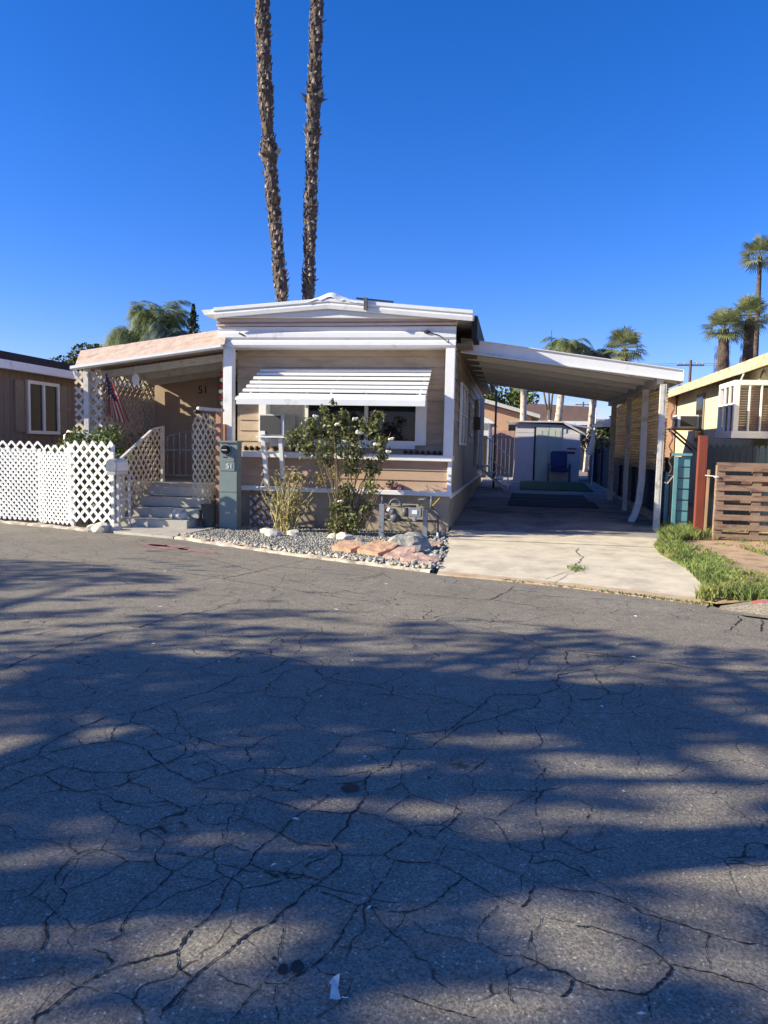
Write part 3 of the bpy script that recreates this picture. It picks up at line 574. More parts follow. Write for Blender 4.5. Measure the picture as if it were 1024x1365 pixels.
# slatted awning: overlapping louvres hung on side arms
aw = MB(); ns = 8; x0, x1 = -4.98, -1.58
for i in range(ns):
    t = i/(ns-1); yc = 14.10-.92*t; z = 3.02-.60*t; fl = .0+.05*t; sag = random.uniform(-.006, .006)
    prof = [(-.10, .022), (.0, .018), (.060, .006), (.078, -.008), (.080, -.044), (.070, -.044), (.062, -.014), (.0, .002), (-.10, .006)]
    aw.prism(prof, lambda a, c, l: (l, yc-a, z+c+sag+(.012*t*(l-x0)/3.4*-1)), x0-fl*1.0+.10*(1-t), x1+fl*.2+.02*(1-t))
a_ = MB(); a_.prism([(-.1, .0), (.06, -.0), (.085, -.05), (.085, -.15), (.075, -.15), (.065, -.06)], lambda a, c, l: (l, 13.16-a, 2.45+c), x0-.02, x1+.03)
for x in (x0+.15, -3.3, x1-.1): a_.bar((x, 14.12, 2.95), (x, 13.12, 2.37), .03, .04)
awn = aw.build('window_awning', 'white_metal', home); a_.build('arm', 'white_metal', awn)
# side windows
def sidewin(y0, y1, z0, z1, x=-1.145, split=True):
    f = MB(); t = .06
    for a in ((y0, y1, z0, z0+t), (y0, y1, z1-t, z1), (y0, y0+t, z0+t, z1-t), (y1-t, y1, z0+t, z1-t)): f.box(x, x+.05, *a)
    if split: f.box(x, x+.045, (y0+y1)/2-.03, (y0+y1)/2+.03, z0+t, z1-t); f.box(x, x+.045, y0+t, y1-t, (z0+z1)/2-.02, (z0+z1)/2+.02)
    f = f.build('side_window', 'white', home, bevel=.004)
    g = MB(); g.box(x+.005, x+.015, y0+t, y1-t, z0+t, z1-t); g.build('pane', 'glass_grey', f)
sidewin(15.75, 17.7, 1.65, 2.95); sidewin(19.4, 20.2, 1.9, 2.7); 
b = MB(); b.box(-1.14, -.95, 21.0, 21.4, 2.1, 2.45); b.build('meter_box', 'brown_wall', home, bevel=.01)
b = MB(); b.box(-1.14, -1.06, 22.0, 22.7, 1.1, 3.0); b.box(-1.06, -1.045, 22.08, 22.62, 1.5, 2.9); b.build('side_door', 'white_old', home, bevel=.01)
b = MB(); b.box(-1.14, -.98, 24.4, 24.5, .9, 3.2); b.box(-1.14, -1.05, 24.5, 25.6, .95, 3.1); b.build('door_frame', 'white', home)

# porch: mansard canopy, gutter, beams; wall with the house number; floor
porch = thing('porch', (-6.8, 13.8, 0), 'covered entry porch with pink shingle mansard and white gutter left of the home', 'porch')
cz = lambda x: 3.40+(x+5.5)*.134
b = MB()
nx, nw = 60, 7
for sgn in (0,):
    vs = []
    for j in range(nw+1):
        for i in range(nx+1):
            x = -8.5+i*(3.06/nx); t = j/nw; vs.append((x, 13.62+.16*t-(.018 if j % 1 == 0 else 0)*(1-t)+.012*noise.noise(Vector((x*5, t*6, 1))), cz(x)+.035+.315*t))
    b.add(vs, [(j*(nx+1)+i, j*(nx+1)+i+1, (j+1)*(nx+1)+i+1, (j+1)*(nx+1)+i) for j in range(nw) for i in range(nx)])
vs = [(-8.5, 13.62, cz(-8.5)+.02), (-5.44, 13.62, cz(-5.44)+.02), (-5.44, 16.8, cz(-5.44)+.35), (-8.5, 16.8, cz(-8.5)+.35), (-8.5, 13.78, cz(-8.5)+.35), (-5.44, 13.78, cz(-5.44)+.35), (-8.62, 13.75, cz(-8.6)+.02), (-8.62, 16.8, cz(-8.6)+.3)]
b.add(vs, [(4, 5, 2, 3), (0, 4, 3, 7, 6)]); sh = b.build('shingle_roof', 'pink', porch)
b = MB(); b.prism([(0, 0), (.10, 0), (.115, .03), (.115, .075), (.10, .075), (.0, .06)], lambda a, c, l: (l, 13.62-a, cz(l)+c-.045), -8.56, -5.47); b.prism([(.118, .02), (.124, .02), (.124, .035), (.118, .035)], lambda a, c, l: (l, 13.62-a, cz(l)+c-.045), -8.56, -5.47); b.tube([(-8.52, 13.57, 2.98), (-8.5, 13.6, 2.85)], .03); b.build('gutter', 'white_metal', porch)
b = MB()
for y, dz in ((14.25, -.06), (15.2, -.06), (16.15, -.06)): b.prism([(0, -.14), (.09, -.14), (.09, 0), (0, 0)], lambda a, c, l: (l, y+a, cz(l)+c+dz+.03), -8.45, -5.42)
b.build_each('beam', 'white_old', porch)
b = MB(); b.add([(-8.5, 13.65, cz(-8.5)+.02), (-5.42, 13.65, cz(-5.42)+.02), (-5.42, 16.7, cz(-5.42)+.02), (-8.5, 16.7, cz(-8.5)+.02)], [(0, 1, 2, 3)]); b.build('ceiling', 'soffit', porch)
b = MB(); b.box(-8.6, -5.40, 16.6, 16.75, 0, 3.35); pw = b.build('wall', 'stucco', porch)
b = MB(); b.box(-6.78, -6.68, 16.52, 16.598, .8, 3.1); b.box(-5.95, -5.85, 16.52, 16.598, .8, 3.1); b.box(-6.68, -5.95, 16.52, 16.598, 3.0, 3.1); b.build('door_frame', 'soffit', pw)
b = MB(); b.box(-6.68, -5.95, 16.56, 16.597, .8, 3.0); b.build('door', 'dark', pw)
text('51', .26, Vector((-7.15, 16.585, 2.72)), Euler((R(90), 0, 0)), 'dark', pw, 'house_number')
b = MB(); b.box(-8.4, -5.40, 13.85, 16.6, .02, .78); b.build('floor', 'step', porch)
b = MB(); b.box(-8.40, -8.30, 13.7, 13.8, .02, cz(-8.35)); b.box(-8.40, -8.31, 16.4, 16.5, .78, 2.9); b.build_each('post', 'white_old', porch)
b = MB(); b.box(-5.62, -5.42, 13.62, 13.80, .02, 1.95); b.build('entry_pier', 'peach', porch, bevel=.01)
b = MB(); b.lattice(SR(-8.32), [(13.8, .85), (16.4, .85), (16.4, 2.95), (13.8, 2.95)], .145, .052, jit=.004); b.lattice(SR(-8.27), [(15.9, .85), (16.4, .85), (16.4, 2.9), (15.9, 2.9)], .145, .05)
b.lattice(FR(13.78), [(-8.62, 1.3), (-8.05, 1.3), (-8.05, 2.98), (-8.62, 2.95)], .15, .055, mi=0); b.build('lattice_screen', ['lattice_old', 'lattice'], porch)

# entry steps with a landing
stp = thing('entry_steps', (-6.4, 13.2, 0), 'pale concrete entry steps rising between two lattice rails', 'steps')
b = MB(); b.box(-7.02, -5.72, 12.58, 13.86, .03, .19); b.build('landing', 'step', stp, bevel=.012)
for k, (y, z) in enumerate(((12.95, .36), (13.24, .54), (13.52, .72))):
    b = MB(); b.box(-6.98, -5.66+.0*k, y, 13.858, z-.1695, z); b.build('step', 'step', stp, bevel=.012)
b = MB(); b.rock((-5.98, 12.82, .26), .13, 2, 3, sc=(1.15, .5, .75)); tag(b.build('white_stone', 'stone_white'), 'pale flat stone leaning on the lowest entry step', 'stone')
# lattice rails
lr = thing('lattice_rail', (-7.08, 13.3, 0), 'white lattice stair rail left of the entry steps, beside the mailbox', 'railing')
b = MB(); b.lattice(SR(-7.08), [(12.75, .28), (13.3, .42), (14.35, .85), (14.35, 1.88), (13.9, 1.80), (12.75, 1.28)], .135, .045, jit=.004); b.build('lattice_panel', 'lattice_old', lr)
b = MB(); b.box(-7.13, -7.03, 12.68, 12.77, .03, 1.26); b.box(-7.11, -7.04, 14.33, 14.41, .78, 1.9); b.build_each('post', 'white_old', lr, bevel=.006)
b = MB(); b.bar((-7.06, 12.7, 1.27), (-7.06, 13.95, 1.84), .05, .035); b.bar((-7.06, 13.95, 1.84), (-7.06, 14.4, 1.9), .05, .035); b.build('handrail', 'white_old', lr)
lr = thing('lattice_rail', (-5.8, 13.0, 0), 'tall bowed lattice panel right of the entry steps, behind the electric pedestal', 'railing')
def PB(u, w, d): return (-5.80+.28*u+.02*math.sin(u*3), 12.98+.55*u+d, w+.03*math.sin(u*6))
b = MB(); b.lattice(PB, [(0, .46), (.45, .40), (1.0, .62), (1.0, 1.5), (.9, 1.95), (.6, 2.15), (.0, 2.0)], .13, .038, jit=.006); b.build('lattice_panel', 'lattice_old', lr)
b = MB(); b.bar((-5.50, 13.52, 0), (-5.50, 13.52, 2.18), .11, .11, upv=(0, 1, 0)); b.build('post', 'peach', lr, bevel=.008); b = MB(); b.bar((-5.80, 13.2, 2.22), (-5.44, 13.56, 2.20), .12, .06); b.build('cap', 'white_old', lr, bevel=.01)
b = MB()
b.rock((-5.80, 13.16, 2.16), .06, 1, 4, sc=(1.3, 1, .8)); b.build('finial', 'dark', lr)
# iron gate
gt = thing('iron_gate', (-6.9, 15.2, .78), 'grey arched iron gate at the head of the entry steps', 'gate')
b = MB()
for i in range(8):
    x = -7.50+i*.14; z = 1.66+.16*math.sin(math.pi*min(1, (i+.6)/7)*.62); b.bar((x, 15.2, .86), (x, 15.2, z), .018, .018, upv=(0, 1, 0))
for z in (.88, 1.42): b.bar((-7.52, 15.2, z), (-6.48, 15.2, z), .02, .03)
ar = [(-7.52+i*.104, 15.2, 1.66+.17*math.sin(min(1, i/10)*math.pi*.62)) for i in range(11)]
b.tube(ar, .014, 6); b.build('bars', 'galv', gt)
b = MB(); b.box(-7.62, -7.54, 15.15, 15.24, .78, 1.9); b.box(-6.48, -6.42, 15.15, 15.24, .78, 1.8); b.build_each('gate_post', 'iron', gt)
b = MB(); b.box(-7.60, -7.55, 15.10, 15.15, 1.35, 1.55); b.build('latch', 'dark', gt)

# things on the porch
fl = thing('flag', (-8.26, 14.5, 2.9), 'small stars and stripes flag hanging on the porch lattice', 'flag')
b = MB(); nx, nz = 13, 16
def PF(i, j):
    u = i/nx; v = j/nz; wdt = .30+.30*v
    return (-8.22+.03*math.sin(u*9+v*2), 14.22+u*wdt+.30*v*u+.10*v, 2.93-.86*v-.10*u+.05*math.sin(u*7))
vs = [PF(i, j) for j in range(nz+1) for i in range(nx+1)]
for j in range(nz):
    for i in range(nx):
        q = [j*(nx+1)+i, j*(nx+1)+i+1, (j+1)*(nx+1)+i+1, (j+1)*(nx+1)+i]
        b.add([vs[k] for k in q], [(0, 1, 2, 3)], 0 if j < 8 and i < 8 else (1 if i % 2 == 0 else 2))
c_ = b.build('cloth', ['flag_blue', 'red_cloth', 'white_cloth'], fl)
b = MB()
for j in range(6):
    for i in range(5):
        p = PF(.8+i*1.5, .8+j*1.15); q = [(math.cos(k*math.pi/5+1.57)*(.016 if k % 2 == 0 else .007), math.sin(k*math.pi/5+1.57)*(.016 if k % 2 == 0 else .007)) for k in range(10)]
        b.add([(p[0]+.012, p[1]+a, p[2]+c) for a, c in q], [tuple(range(10))])
b.build('stars', 'white_cloth', c_)
b = MB(); b.tube([(-8.24, 14.18, 2.97), (-8.2, 14.55, 2.92)], .01); b.build('staff', 'white_old', fl)
b = MB(); n = 24; vs = [(-7.62+.0, 14.12+.0, 0)]
b = MB(); b.prism([(.075*math.cos(k*math.pi/12), .115*math.sin(k*math.pi/12)) for k in range(24)], lambda a, c, l: (-7.55+a, 14.2-l, 2.83+c), 0, .02); b.tube([(-7.55, 14.2, 3.1), (-7.55, 14.2, 2.94)], .005)
tag(b.build('oval_plaque', 'white'), 'white oval plaque hanging under the porch beam', 'plaque')
hd = thing('hanging_flowers', (-5.75, 14.3, 2.6), 'string of red and white artificial flowers hanging beside the corner post', 'decoration')
b = MB()
for i in range(7): b.rock((-5.72+random.uniform(-.06, .06), 14.2, 2.95-i*.115), .05, 1, i, mi=i % 2)
b.build('blooms', ['red_cloth', 'petal'], hd)
b = MB(); b.tube([(-5.72, 14.22, 3.25), (-5.73, 14.2, 1.6)], .006, 5); b.build('cord', 'white_cloth', hd)

# ------------------------------------------------------------------ carport
cp = thing('carport', (1, 15, 0), 'white patio-cover carport roof over the driveway on thin buckled posts', 'carport')
ct = lambda x: 3.71-.142*(x+1.1)           # roof top height along x
def slab(mb, x0, x1, y0, y1, dz0, dz1, mi=0): mb.prism([(y0, dz0), (y1, dz0), (y1, dz1), (y0, dz1)], lambda a, c, l: (l, a, ct(l)+c), x0, x1, mi)
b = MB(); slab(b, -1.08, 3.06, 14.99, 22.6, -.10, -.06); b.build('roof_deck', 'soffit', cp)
b = MB(); b.prism([(0, -.26), (.06, -.26), (.06, -.235), (.012, -.225), (.012, .0), (.05, .01), (.05, .025), (-.02, .025)], lambda a, c, l: (l, 14.95-a+.03, ct(l)+c*(1-.22*(l+1.1)/4.2)), -1.10, 3.05); b.build('fascia', 'white_metal', cp)
b = MB(); slab(b, 3.061, 3.075, 14.93, 22.6, -.22, .02); b.build('side_gutter', 'white_metal', cp)
b = MB()
for i in range(7): y = 15.3+i*1.15; b.prism([(0, -.21), (.12, -.21), (.12, -.10), (0, -.10)], lambda a, c, l: (l, y+a, ct(l)+c), -1.07, 3.05)
b.build('roof_ribs', 'white', cp)
b = MB(); slab(b, 2.62, 2.74, 15.02, 22.55, -.30, -.166); b.build('header_beam', 'white_old', cp)
def cpost(x, y, bend, wd=.10):
    b = MB(); z0 = gz(y)+.05; zt = ct(2.7)-.30
    if not bend: b.bar((x, y, z0), (x, y, zt), wd, wd*.8, upv=(0, 1, 0)); b.bar((x, y-wd*.41, z0), (x, y-wd*.41, zt), wd*.4, .01, upv=(0, 1, 0))
    else:
        pts = [(x-.19, y-.05, z0), (x-.11, y-.03, z0+.16), (x-.035, y, z0+.42), (x, y, z0+.9), (x-.01, y, zt)]
        for p, q in zip(pts, pts[1:]): b.bar(p, Vector(q)+(Vector(q)-Vector(p)).normalized()*.012, wd, wd*.8, upv=(0, 1, 0))
    b.build('post', 'white_old', cp, bevel=.006)
cpost(2.74, 15.02, 0, .115); cpost(2.66, 16.45, 1, .13); cpost(2.66, 18.7, 0); cpost(2.66, 21.5, 0, .13)
sc = thing('bamboo_screen', (2.86, 18, 2), 'faded woven bamboo screen hanging along the right side of the carport', 'screen')
b = MB(); H0, H1 = 1.22, 2.83; nr = 26
for (y0, y1) in ((15.10, 16.4), (16.4, 18.65), (18.65, 21.45), (21.45, 22.5)):
    for k in range(nr):
        z0 = H0+k*(H1-H0)/nr; ny = 8; vs = []
        for i in range(ny+1):
            y = y0+(y1-y0)*i/ny; q = .012*noise.noise(Vector((y*.9, k*.35, 0))); dz = .02*noise.noise(Vector((y*.6, k*.7, 4)))
            vs += [(2.86+q, y, z0+dz+.004), (2.845+q-.004, y, z0+dz+(H1-H0)/nr*.55), (2.86+q, y, z0+dz+(H1-H0)/nr*1.3)]
        b.add(vs, [(i*3+a, i*3+3+a, i*3+4+a, i*3+1+a) for i in range(ny) for a in (0, 1)])
b.build('slats', 'bamboo', sc)
b = MB(); vs = [(2.85, 15.1+i*.15, 2.86+.07*abs(math.sin(i*1.9))) for i in range(50)]; b.tube(vs, .012, 5); b.build('cord', 'white_cloth', sc)
b = MB(); vs = [(2.93, 15.12, 2.75-i*.05) for i in range(30)]
b.tube([(2.95+.03*math.sin(i*1.1), 15.1-.02*math.cos(i*1.7), 2.5-i*.05) for i in range(28)]+[(3.02, 15.05, 1.15), (2.9, 15.0, 1.0), (2.84, 15.0, 1.02)], .014, 6); b.build('rope', 'trunk_pale', sc)

# navy slat fence along the driveway
nf = thing('slat_fence', (3.12, 20, 0), 'dark navy slat fence along the right edge of the driveway behind the bamboo', 'fence')
b = MB()
for z in np.arange(.12, 1.45, .135): b.add([(3.12, 15.5, z+gz(15.5)), (3.12, 33, z+gz(33)), (3.12, 33, z+.10+gz(33)), (3.12, 15.5, z+.10+gz(15.5)), (3.14, 15.5, z+gz(15.5)), (3.14, 33, z+gz(33)), (3.14, 33, z+.10+gz(33)), (3.14, 15.5, z+.1+gz(15.5))], [(0, 1, 2, 3), (4, 7, 6, 5), (3, 2, 6, 7), (0, 4, 5, 1)])
b.build('slats', 'navy_fence', nf)
b = MB(); b.add([(3.15, 15.5, .02), (3.15, 33, .3), (3.15, 33, 1.45+gz(33)), (3.15, 15.5, 1.42), (3.165, 15.5, .02), (3.165, 33, .3), (3.165, 33, 1.45+gz(33)), (3.165, 15.5, 1.42)], [(0, 1, 2, 3), (4, 7, 6, 5), (3, 2, 6, 7), (0, 4, 5, 1), (0, 3, 7, 4)]); b.build('backing_boards', 'navy', nf)
for i, y in enumerate((15.6, 18, 20.4, 22.8, 25.2, 27.6, 30)): b = MB(); b.box(3.05, 3.118, y, y+.09, 0, 1.55+gz(y)); b.build('post', 'pallet' if i == 0 else 'navy', nf)
b = MB(); b.box(2.95, 3.05, 16.5, 30, .1, .30); b.box(2.99, 3.04, 23, 29, .3, .36); tag(b.build('footing', 'kerbc'), kind='structure')

# ------------------------------------------------------------------ right side: teal gate, red post, pallet, dark fence, yellow home
tg = thing('teal_gate', (3.45, 15.3, 0), 'teal painted gate of wide horizontal boards between carport and red post', 'gate')
b = MB()
for i in range(7): b.box(2.965, 3.24, 14.75, 14.78, .1+i*.205, .1+i*.205+.185)
b.build('boards', 'teal', tg, bevel=.004)
b = MB(); b.box(2.95, 3.02, 14.71, 14.749, .05, 1.52); b.box(2.98, 3.07, 15.6, 15.66, .05, 1.2); b.box(2.90, 3.26, 14.70, 14.748, 1.53, 1.58); b.build_each('gate_frame', 'teal', tg, bevel=.004)
rp = thing('fence_post', (3.31, 14.15, 0), 'thick red painted post with a raw timber strip at its side', 'post')
b = MB(); b.bar((3.30, 14.15, 0), (3.30, 14.15, 1.9), .145, .145, upv=(0, 1, 0)); b.build('shaft', 'redpost', rp, bevel=.006)
b = MB(); b.bar((3.40, 14.12, 0), (3.41, 14.12, 1.3), .05, .09, upv=(0, 1, 0)); b.build('timber_strip', 'wood_new', rp, bevel=.003)
pf = thing('pallet_fence', (4.1, 13.7, 0), 'upright brown pallets set as a fence beside the red post', 'fence')
b = MB()
for i in range(8): z = .12+i*.168; b.box(3.43, 5.6, 13.60, 13.62, z+random.uniform(-.004, .004), z+.095)
b.build('slats', 'pallet', pf, bevel=.003)
for x in (3.43, 4.02, 4.9): b = MB(); b.box(x, x+.14, 13.623, 13.72, .06, 1.39); b.build('stringer', 'pallet', pf)
b = MB()
for i in range(5): z = .15+i*.30; b.box(3.45, 5.58, 13.722, 13.74, z, z+.09)
b.build('rear_slats', 'pallet', pf)
b = MB(); b.rock((3.42, 13.58, 1.19), .03, 1, 3, sc=(1.6, .6, .8)); b.tube([(3.35, 14.06, 1.2), (3.40, 13.7, 1.2), (3.43, 13.58, 1.19)], .008, 5); b.build('tie', 'white_cloth', pf)
df = thing('picket_fence', (4.4, 15.6, 0), 'dark blue-grey picket fence with scalloped tops behind the pallets', 'fence')
b = MB()
for i in range(22):
    x = 3.62+i*.118; b.prism([(0, 0), (.11, 0), (.11, 1.68), (.095, 1.73), (.07, 1.76), (.04, 1.76), (.015, 1.73), (0, 1.68)], lambda a, c, l: (x+a, 15.6+l, c), 0, .02)
b.build('pickets', 'dark_fence', df)
b = MB(); b.box(3.62, 6.2, 15.622, 15.66, .4, .5); b.box(3.62, 6.2, 15.622, 15.66, 1.3, 1.4); b.build('rail', 'dark_fence', df)
yh = thing('neighbour_home', (7, 18, 0), 'pale yellow manufactured home with bay window right of the carport', 'mobile home')
b = MB(); b.box(5.0, 11, 13.2, 25.4, 0, 3.62)
for i in range(40): y = 13.3+i*.3; b.box(4.992, 5.0, y, y+.28, .02, 3.6)
b.build('wall', 'yellow_wall', yh)
b = MB(); prof = [(4.56, 3.47), (8, 3.95), (11.4, 3.47), (11.4, 3.40), (8, 3.88), (4.56, 3.40)]; b.prism(prof, lambda a, c, l: (a, l, c), 12.6, 25.6); yr = b.build('roof', 'black_shingle', yh)
b = MB(); b.box(4.54, 4.585, 12.58, 25.7, 3.24, 3.46); b.build('eave_board', 'eave_wood', yr)
b = MB(); b.box(4.59, 5.0, 12.6, 25.6, 3.36, 3.395); b.build('soffit', 'dark', yr)
bw = MB(); X0, X1, Y0, Y1, Z0, Z1 = 4.25, 5.0, 15.9, 17.1, 1.98, 3.04
bw.box(X0, X1, Y0, Y1, Z1-.10, Z1); bw.box(X0-.03, X1, Y0-.03, Y1+.03, Z0-.08, Z0+.06); bw.box(X0, X0+.10, Y0, Y0+.10, Z0+.06, Z1-.10); bw.box(X0, X0+.08, Y1-.08, Y1, Z0+.06, Z1-.1); bw.box(X1-.06, X1-.001, Y0, Y0+.08, Z0+.06, Z1-.10)
for x in (4.52, 4.74): bw.box(x, x+.03, Y0+.005, Y0+.06, Z0+.06, Z1-.10)
for y in (16.3, 16.65): bw.box(X0+.005, X0+.05, y, y+.05, Z0+.06, Z1-.10)
bw.box(X0+.005, X0+.05, Y0+.1, Y1-.08, 2.55, 2.60)
bwo = bw.build('bay_window', 'white', yh, bevel=.006)
b = MB()
for i in range(17): z = Z0+.08+i*.049; b.add([(X0+.10, Y0+.09, z), (X1-.06, Y0+.09, z), (X1-.06, Y0+.07, z+.045), (X0+.10, Y0+.07, z+.045)], [(0, 1, 2, 3)]); b.add([(X0+.09, Y0+.10, z), (X0+.09, Y1-.08, z), (X0+.07, Y1-.08, z+.045), (X0+.07, Y0+.10, z+.045)], [(0, 1, 2, 3)])
b.build('blind', 'brown_wall', bwo)
for x in (4.45, 4.8): b = MB(); b.bar((x-.0, 16.3, 3.05), (x+.28, 16.9, 3.42), .03, .03); b.build('brace', 'white_old', bwo)
wn_ = MB(); wn_.box(4.96, 4.991, 21.4, 22.3, 1.9, 3.2); wn_ = wn_.build('window', 'shutter', yh); b = MB(); b.box(4.945, 4.96, 21.5, 22.2, 2.0, 3.1); b.build('pane', 'glass', wn_)
ac = thing('air_conditioner', (4.6, 21.9, 2.4), 'small window air conditioner on a timber bracket at the yellow home', 'air conditioner')
b = MB(); b.box(4.38, 4.94, 21.7, 22.4, 2.26, 2.62); b.build('case', 'white_metal', ac, bevel=.02)
b = MB(); b.box(4.45, 4.88, 21.685, 21.699, 2.30, 2.58); b.box(4.366, 4.379, 21.75, 22.35, 2.30, 2.58); b.build('grille', 'grille', ac)
b = MB(); b.box(4.25, 4.94, 21.7, 22.4, 2.21, 2.255); b.bar((4.3, 21.75, 2.2), (4.94, 21.75, 1.65), .05, .05); b.bar((4.3, 22.35, 2.2), (4.94, 22.35, 1.65), .05, .05); b.build('bracket', 'pallet', ac)
b = MB(); b.box(4.60, 4.95, 24.9, 25.4, 0, 3.35); tag(b.build('brick_pier', 'brick_red'), 'pink brick pier at the far end of the yellow home beside the carport', 'pier')

# ------------------------------------------------------------------ left: neighbour, fences, mailbox
ln = thing('neighbour_home', (-13, 18, 0), 'brown mobile home in shade with shuttered window left of the porch', 'mobile home')
b = MB(); b.box(-16, -10.2, 13.35, 25, 0, 3.02)
for i in range(58): y = 13.36+i*.2; b.box(-10.2, -10.192, y, y+.185, .02, 3.0)
b.build('wall', 'brown_wall', ln)
b = MB(); b.box(-9.93, -9.86, 12.9, 25.3, 2.96, 3.13); b.box(-10.2, -9.93, 12.9, 25.3, 2.99, 3.02); b.build('eave_board', 'white_metal', ln, bevel=.006)
b = MB(); b.prism([(-9.88, 3.14), (-9.88, 3.29), (-13, 3.75), (-16.3, 3.3), (-16.3, 3.14)], lambda a, c, l: (a, l, c), 12.9, 25.3); b.build('roof', 'black_shingle', ln)
wf = MB(); x = -10.19
for a in ((14.46, 15.58, 1.70, 1.77), (14.46, 15.58, 2.76, 2.83), (14.46, 14.53, 1.77, 2.76), (15.51, 15.58, 1.77, 2.76), (14.98, 15.05, 1.77, 2.76)): wf.box(x, x+.06, *a)
wf = wf.build('window', 'white', ln, bevel=.004); b = MB(); b.box(x+.005, x+.02, 14.53, 15.51, 1.77, 2.76); b.build('pane', 'glass_grey', wf)
for y0 in (14.06, 15.62):
    s_ = MB(); s_.box(x-.001, x+.03, y0, y0+.36, 1.74, 2.8); s_.box(x+.03, x+.045, y0, y0+.05, 1.74, 2.8); s_.box(x+.03, x+.045, y0+.31, y0+.36, 1.74, 2.8); s_.box(x+.03, x+.045, y0+.05, y0+.31, 2.25, 2.31); s_.build('shutter', 'shutter', ln)
def latfence(p0, p1, z0, z1, pitch, wd, label, top=None, slope=0):
    p0 = Vector((*p0, 0)); p1 = Vector((*p1, 0)); d = (p1-p0); L_ = d.length; d.normalize(); nn = Vector((d.y, -d.x, 0))
    P = lambda u, w, e: tuple(p0+d*u+nn*(e+.012*math.sin(u*2.2))+Vector((0, 0, w)))
    t = thing('lattice_fence', tuple((p0+p1)/2), label, 'fence', None)
    b = MB(); b.lattice(P, [(0, z0), (L_, z0+slope*.3), (L_, z1+slope), (0, z1)], pitch, wd, jit=.003); b.build('lattice_panel', 'lattice', t)
    if top: b = MB(); b.lattice(lambda u, w, e: P(u, w, e-.03), [(0, z1-.25), (L_, z1-.25), (L_, z1+top), (0, z1+top)], .14, .042); b.build('upper_lattice', 'lattice', t)
    b = MB()
    for u in (.06, L_-.06): q = P(u, 0, -.06); b.bar(q, (q[0], q[1], z1-.05), .06, .05, upv=(0, 1, 0))
    b.build_each('post', 'lattice', t)
latfence((-11.6, 13.15), (-8.84, 12.92), .05, 1.40, .083, .043, 'fine mesh white lattice fence panel at the far left edge', top=.14)
latfence((-8.83, 12.88), (-7.98, 12.62), .03, 1.36, .083, .043, 'narrow fine mesh lattice panel between the left fence and the coarse panel', top=.12)
latfence((-8.0, 12.5), (-6.98, 12.30), .12, 1.57, .142, .052, 'coarse diamond white lattice panel standing left of the mailbox')
mbx = thing('mailbox', (-6.98, 12.45, 0), 'dented white mailbox on a slim post at the lattice fence', 'mailbox')
d = Vector((-.10, .99, 0)).normalized(); nn = Vector((d.y, -d.x, 0)); prof = [(-.085, 0), (.085, 0), (.085, .11)]+[(.085*math.cos(q), .11+.085*math.sin(q)) for q in np.linspace(.2, 2.94, 9)]+[(-.085, .11)]
o_ = Vector((-6.92, 12.12, 1.06))
b = MB(); b.prism(prof, lambda a, c, l: tuple(o_+nn*a*1.15+d*l+Vector((0, 0, c*1.1))), 0, .50); b.build('box', 'white', mbx, bevel=.005)
b = MB(); b.prism([(a*.97, c*.97+.003) for a, c in prof], lambda a, c, l: tuple(o_+nn*a*1.15+d*l+Vector((0, 0, c*1.1))), -.02, -.002); b.build('door', 'galv', mbx, bevel=.004)
b = MB(); b.bar((-6.93, 12.36, 0), (-6.93, 12.36, 1.0), .05, .05, upv=(0, 1, 0)); b.bar((-6.80, 12.52, 0), (-6.80, 12.52, 1.0), .035, .035, upv=(0, 1, 0)); b.bar(o_+d*-.03-Vector((0, 0, .035)), o_+d*.52-Vector((0, 0, .035)), .16, .06); b.bar((-6.93, 12.36, .55), (-6.8, 12.52, .55), .03, .03); b.build('post', 'white_old', mbx, bevel=.004)
for i, (x, y, r) in enumerate(((-7.05, 12.0, .16), (-6.86, 12.08, .13), (-7.22, 12.02, .10))):
    b = MB(); b.rock((x, y, .06), r, 2, i+11, sc=(1.2, .8, .7)); tag(b.build('white_rock', 'stone_white'), ['long pale rock lying at the mailbox foot', 'whitish rock right of the mailbox post', 'small pale rock below the coarse lattice corner'][i], 'rock')
# pedestal
pd = thing('electric_pedestal', (-5.13, 13.15, 0), 'tall grey-green electric meter pedestal marked 51', 'utility box')
b = MB(); b.box(-5.30, -4.96, 13.02, 13.26, 0, 1.08); b.box(-5.295, -4.955, 13.03, 13.255, 1.083, 1.60); b.box(-5.31, -4.945, 13.0, 13.27, 1.60, 1.635); b.box(-5.305, -4.965, 13.012, 13.02, .70, .714); b.box(-5.29, -5.0, 13.012, 13.02, 1.085, 1.36); b.build('cabinet', 'teal_grey', pd, bevel=.006)
b = MB(); b.tube([(-5.16, 13.03, 1.47), (-5.16, 12.99, 1.47)], [.10, .10], 24); b.build('meter_ring', 'galv', pd)
b = MB(); b.tube([(-5.16, 13.0, 1.47), (-5.16, 12.95, 1.47), (-5.16, 12.91, 1.47)], [.086, .086, .065], 24); mt = b.build('meter', 'glass', pd, smooth=False)
b = MB(); b.box(-5.21, -5.11, 12.905, 12.909, 1.46, 1.475); b.build('dial', 'white_old', mt)
b = MB(); b.box(-5.18, -5.07, 13.005, 13.019, .30, .345); b.build('handle', 'galv', pd, bevel=.004)
text('51', .13, Vector((-5.10, 13.008, 1.13)), Euler((R(90), 0, 0)), 'white', pd)
b = MB(); b.box(-5.20, -5.01, 13.006, 13.011, 1.255, 1.295); b.box(-5.22, -5.15, 13.006, 13.011, 1.325, 1.345, 1); b.build('plate', ['palemark', 'dark'], pd)
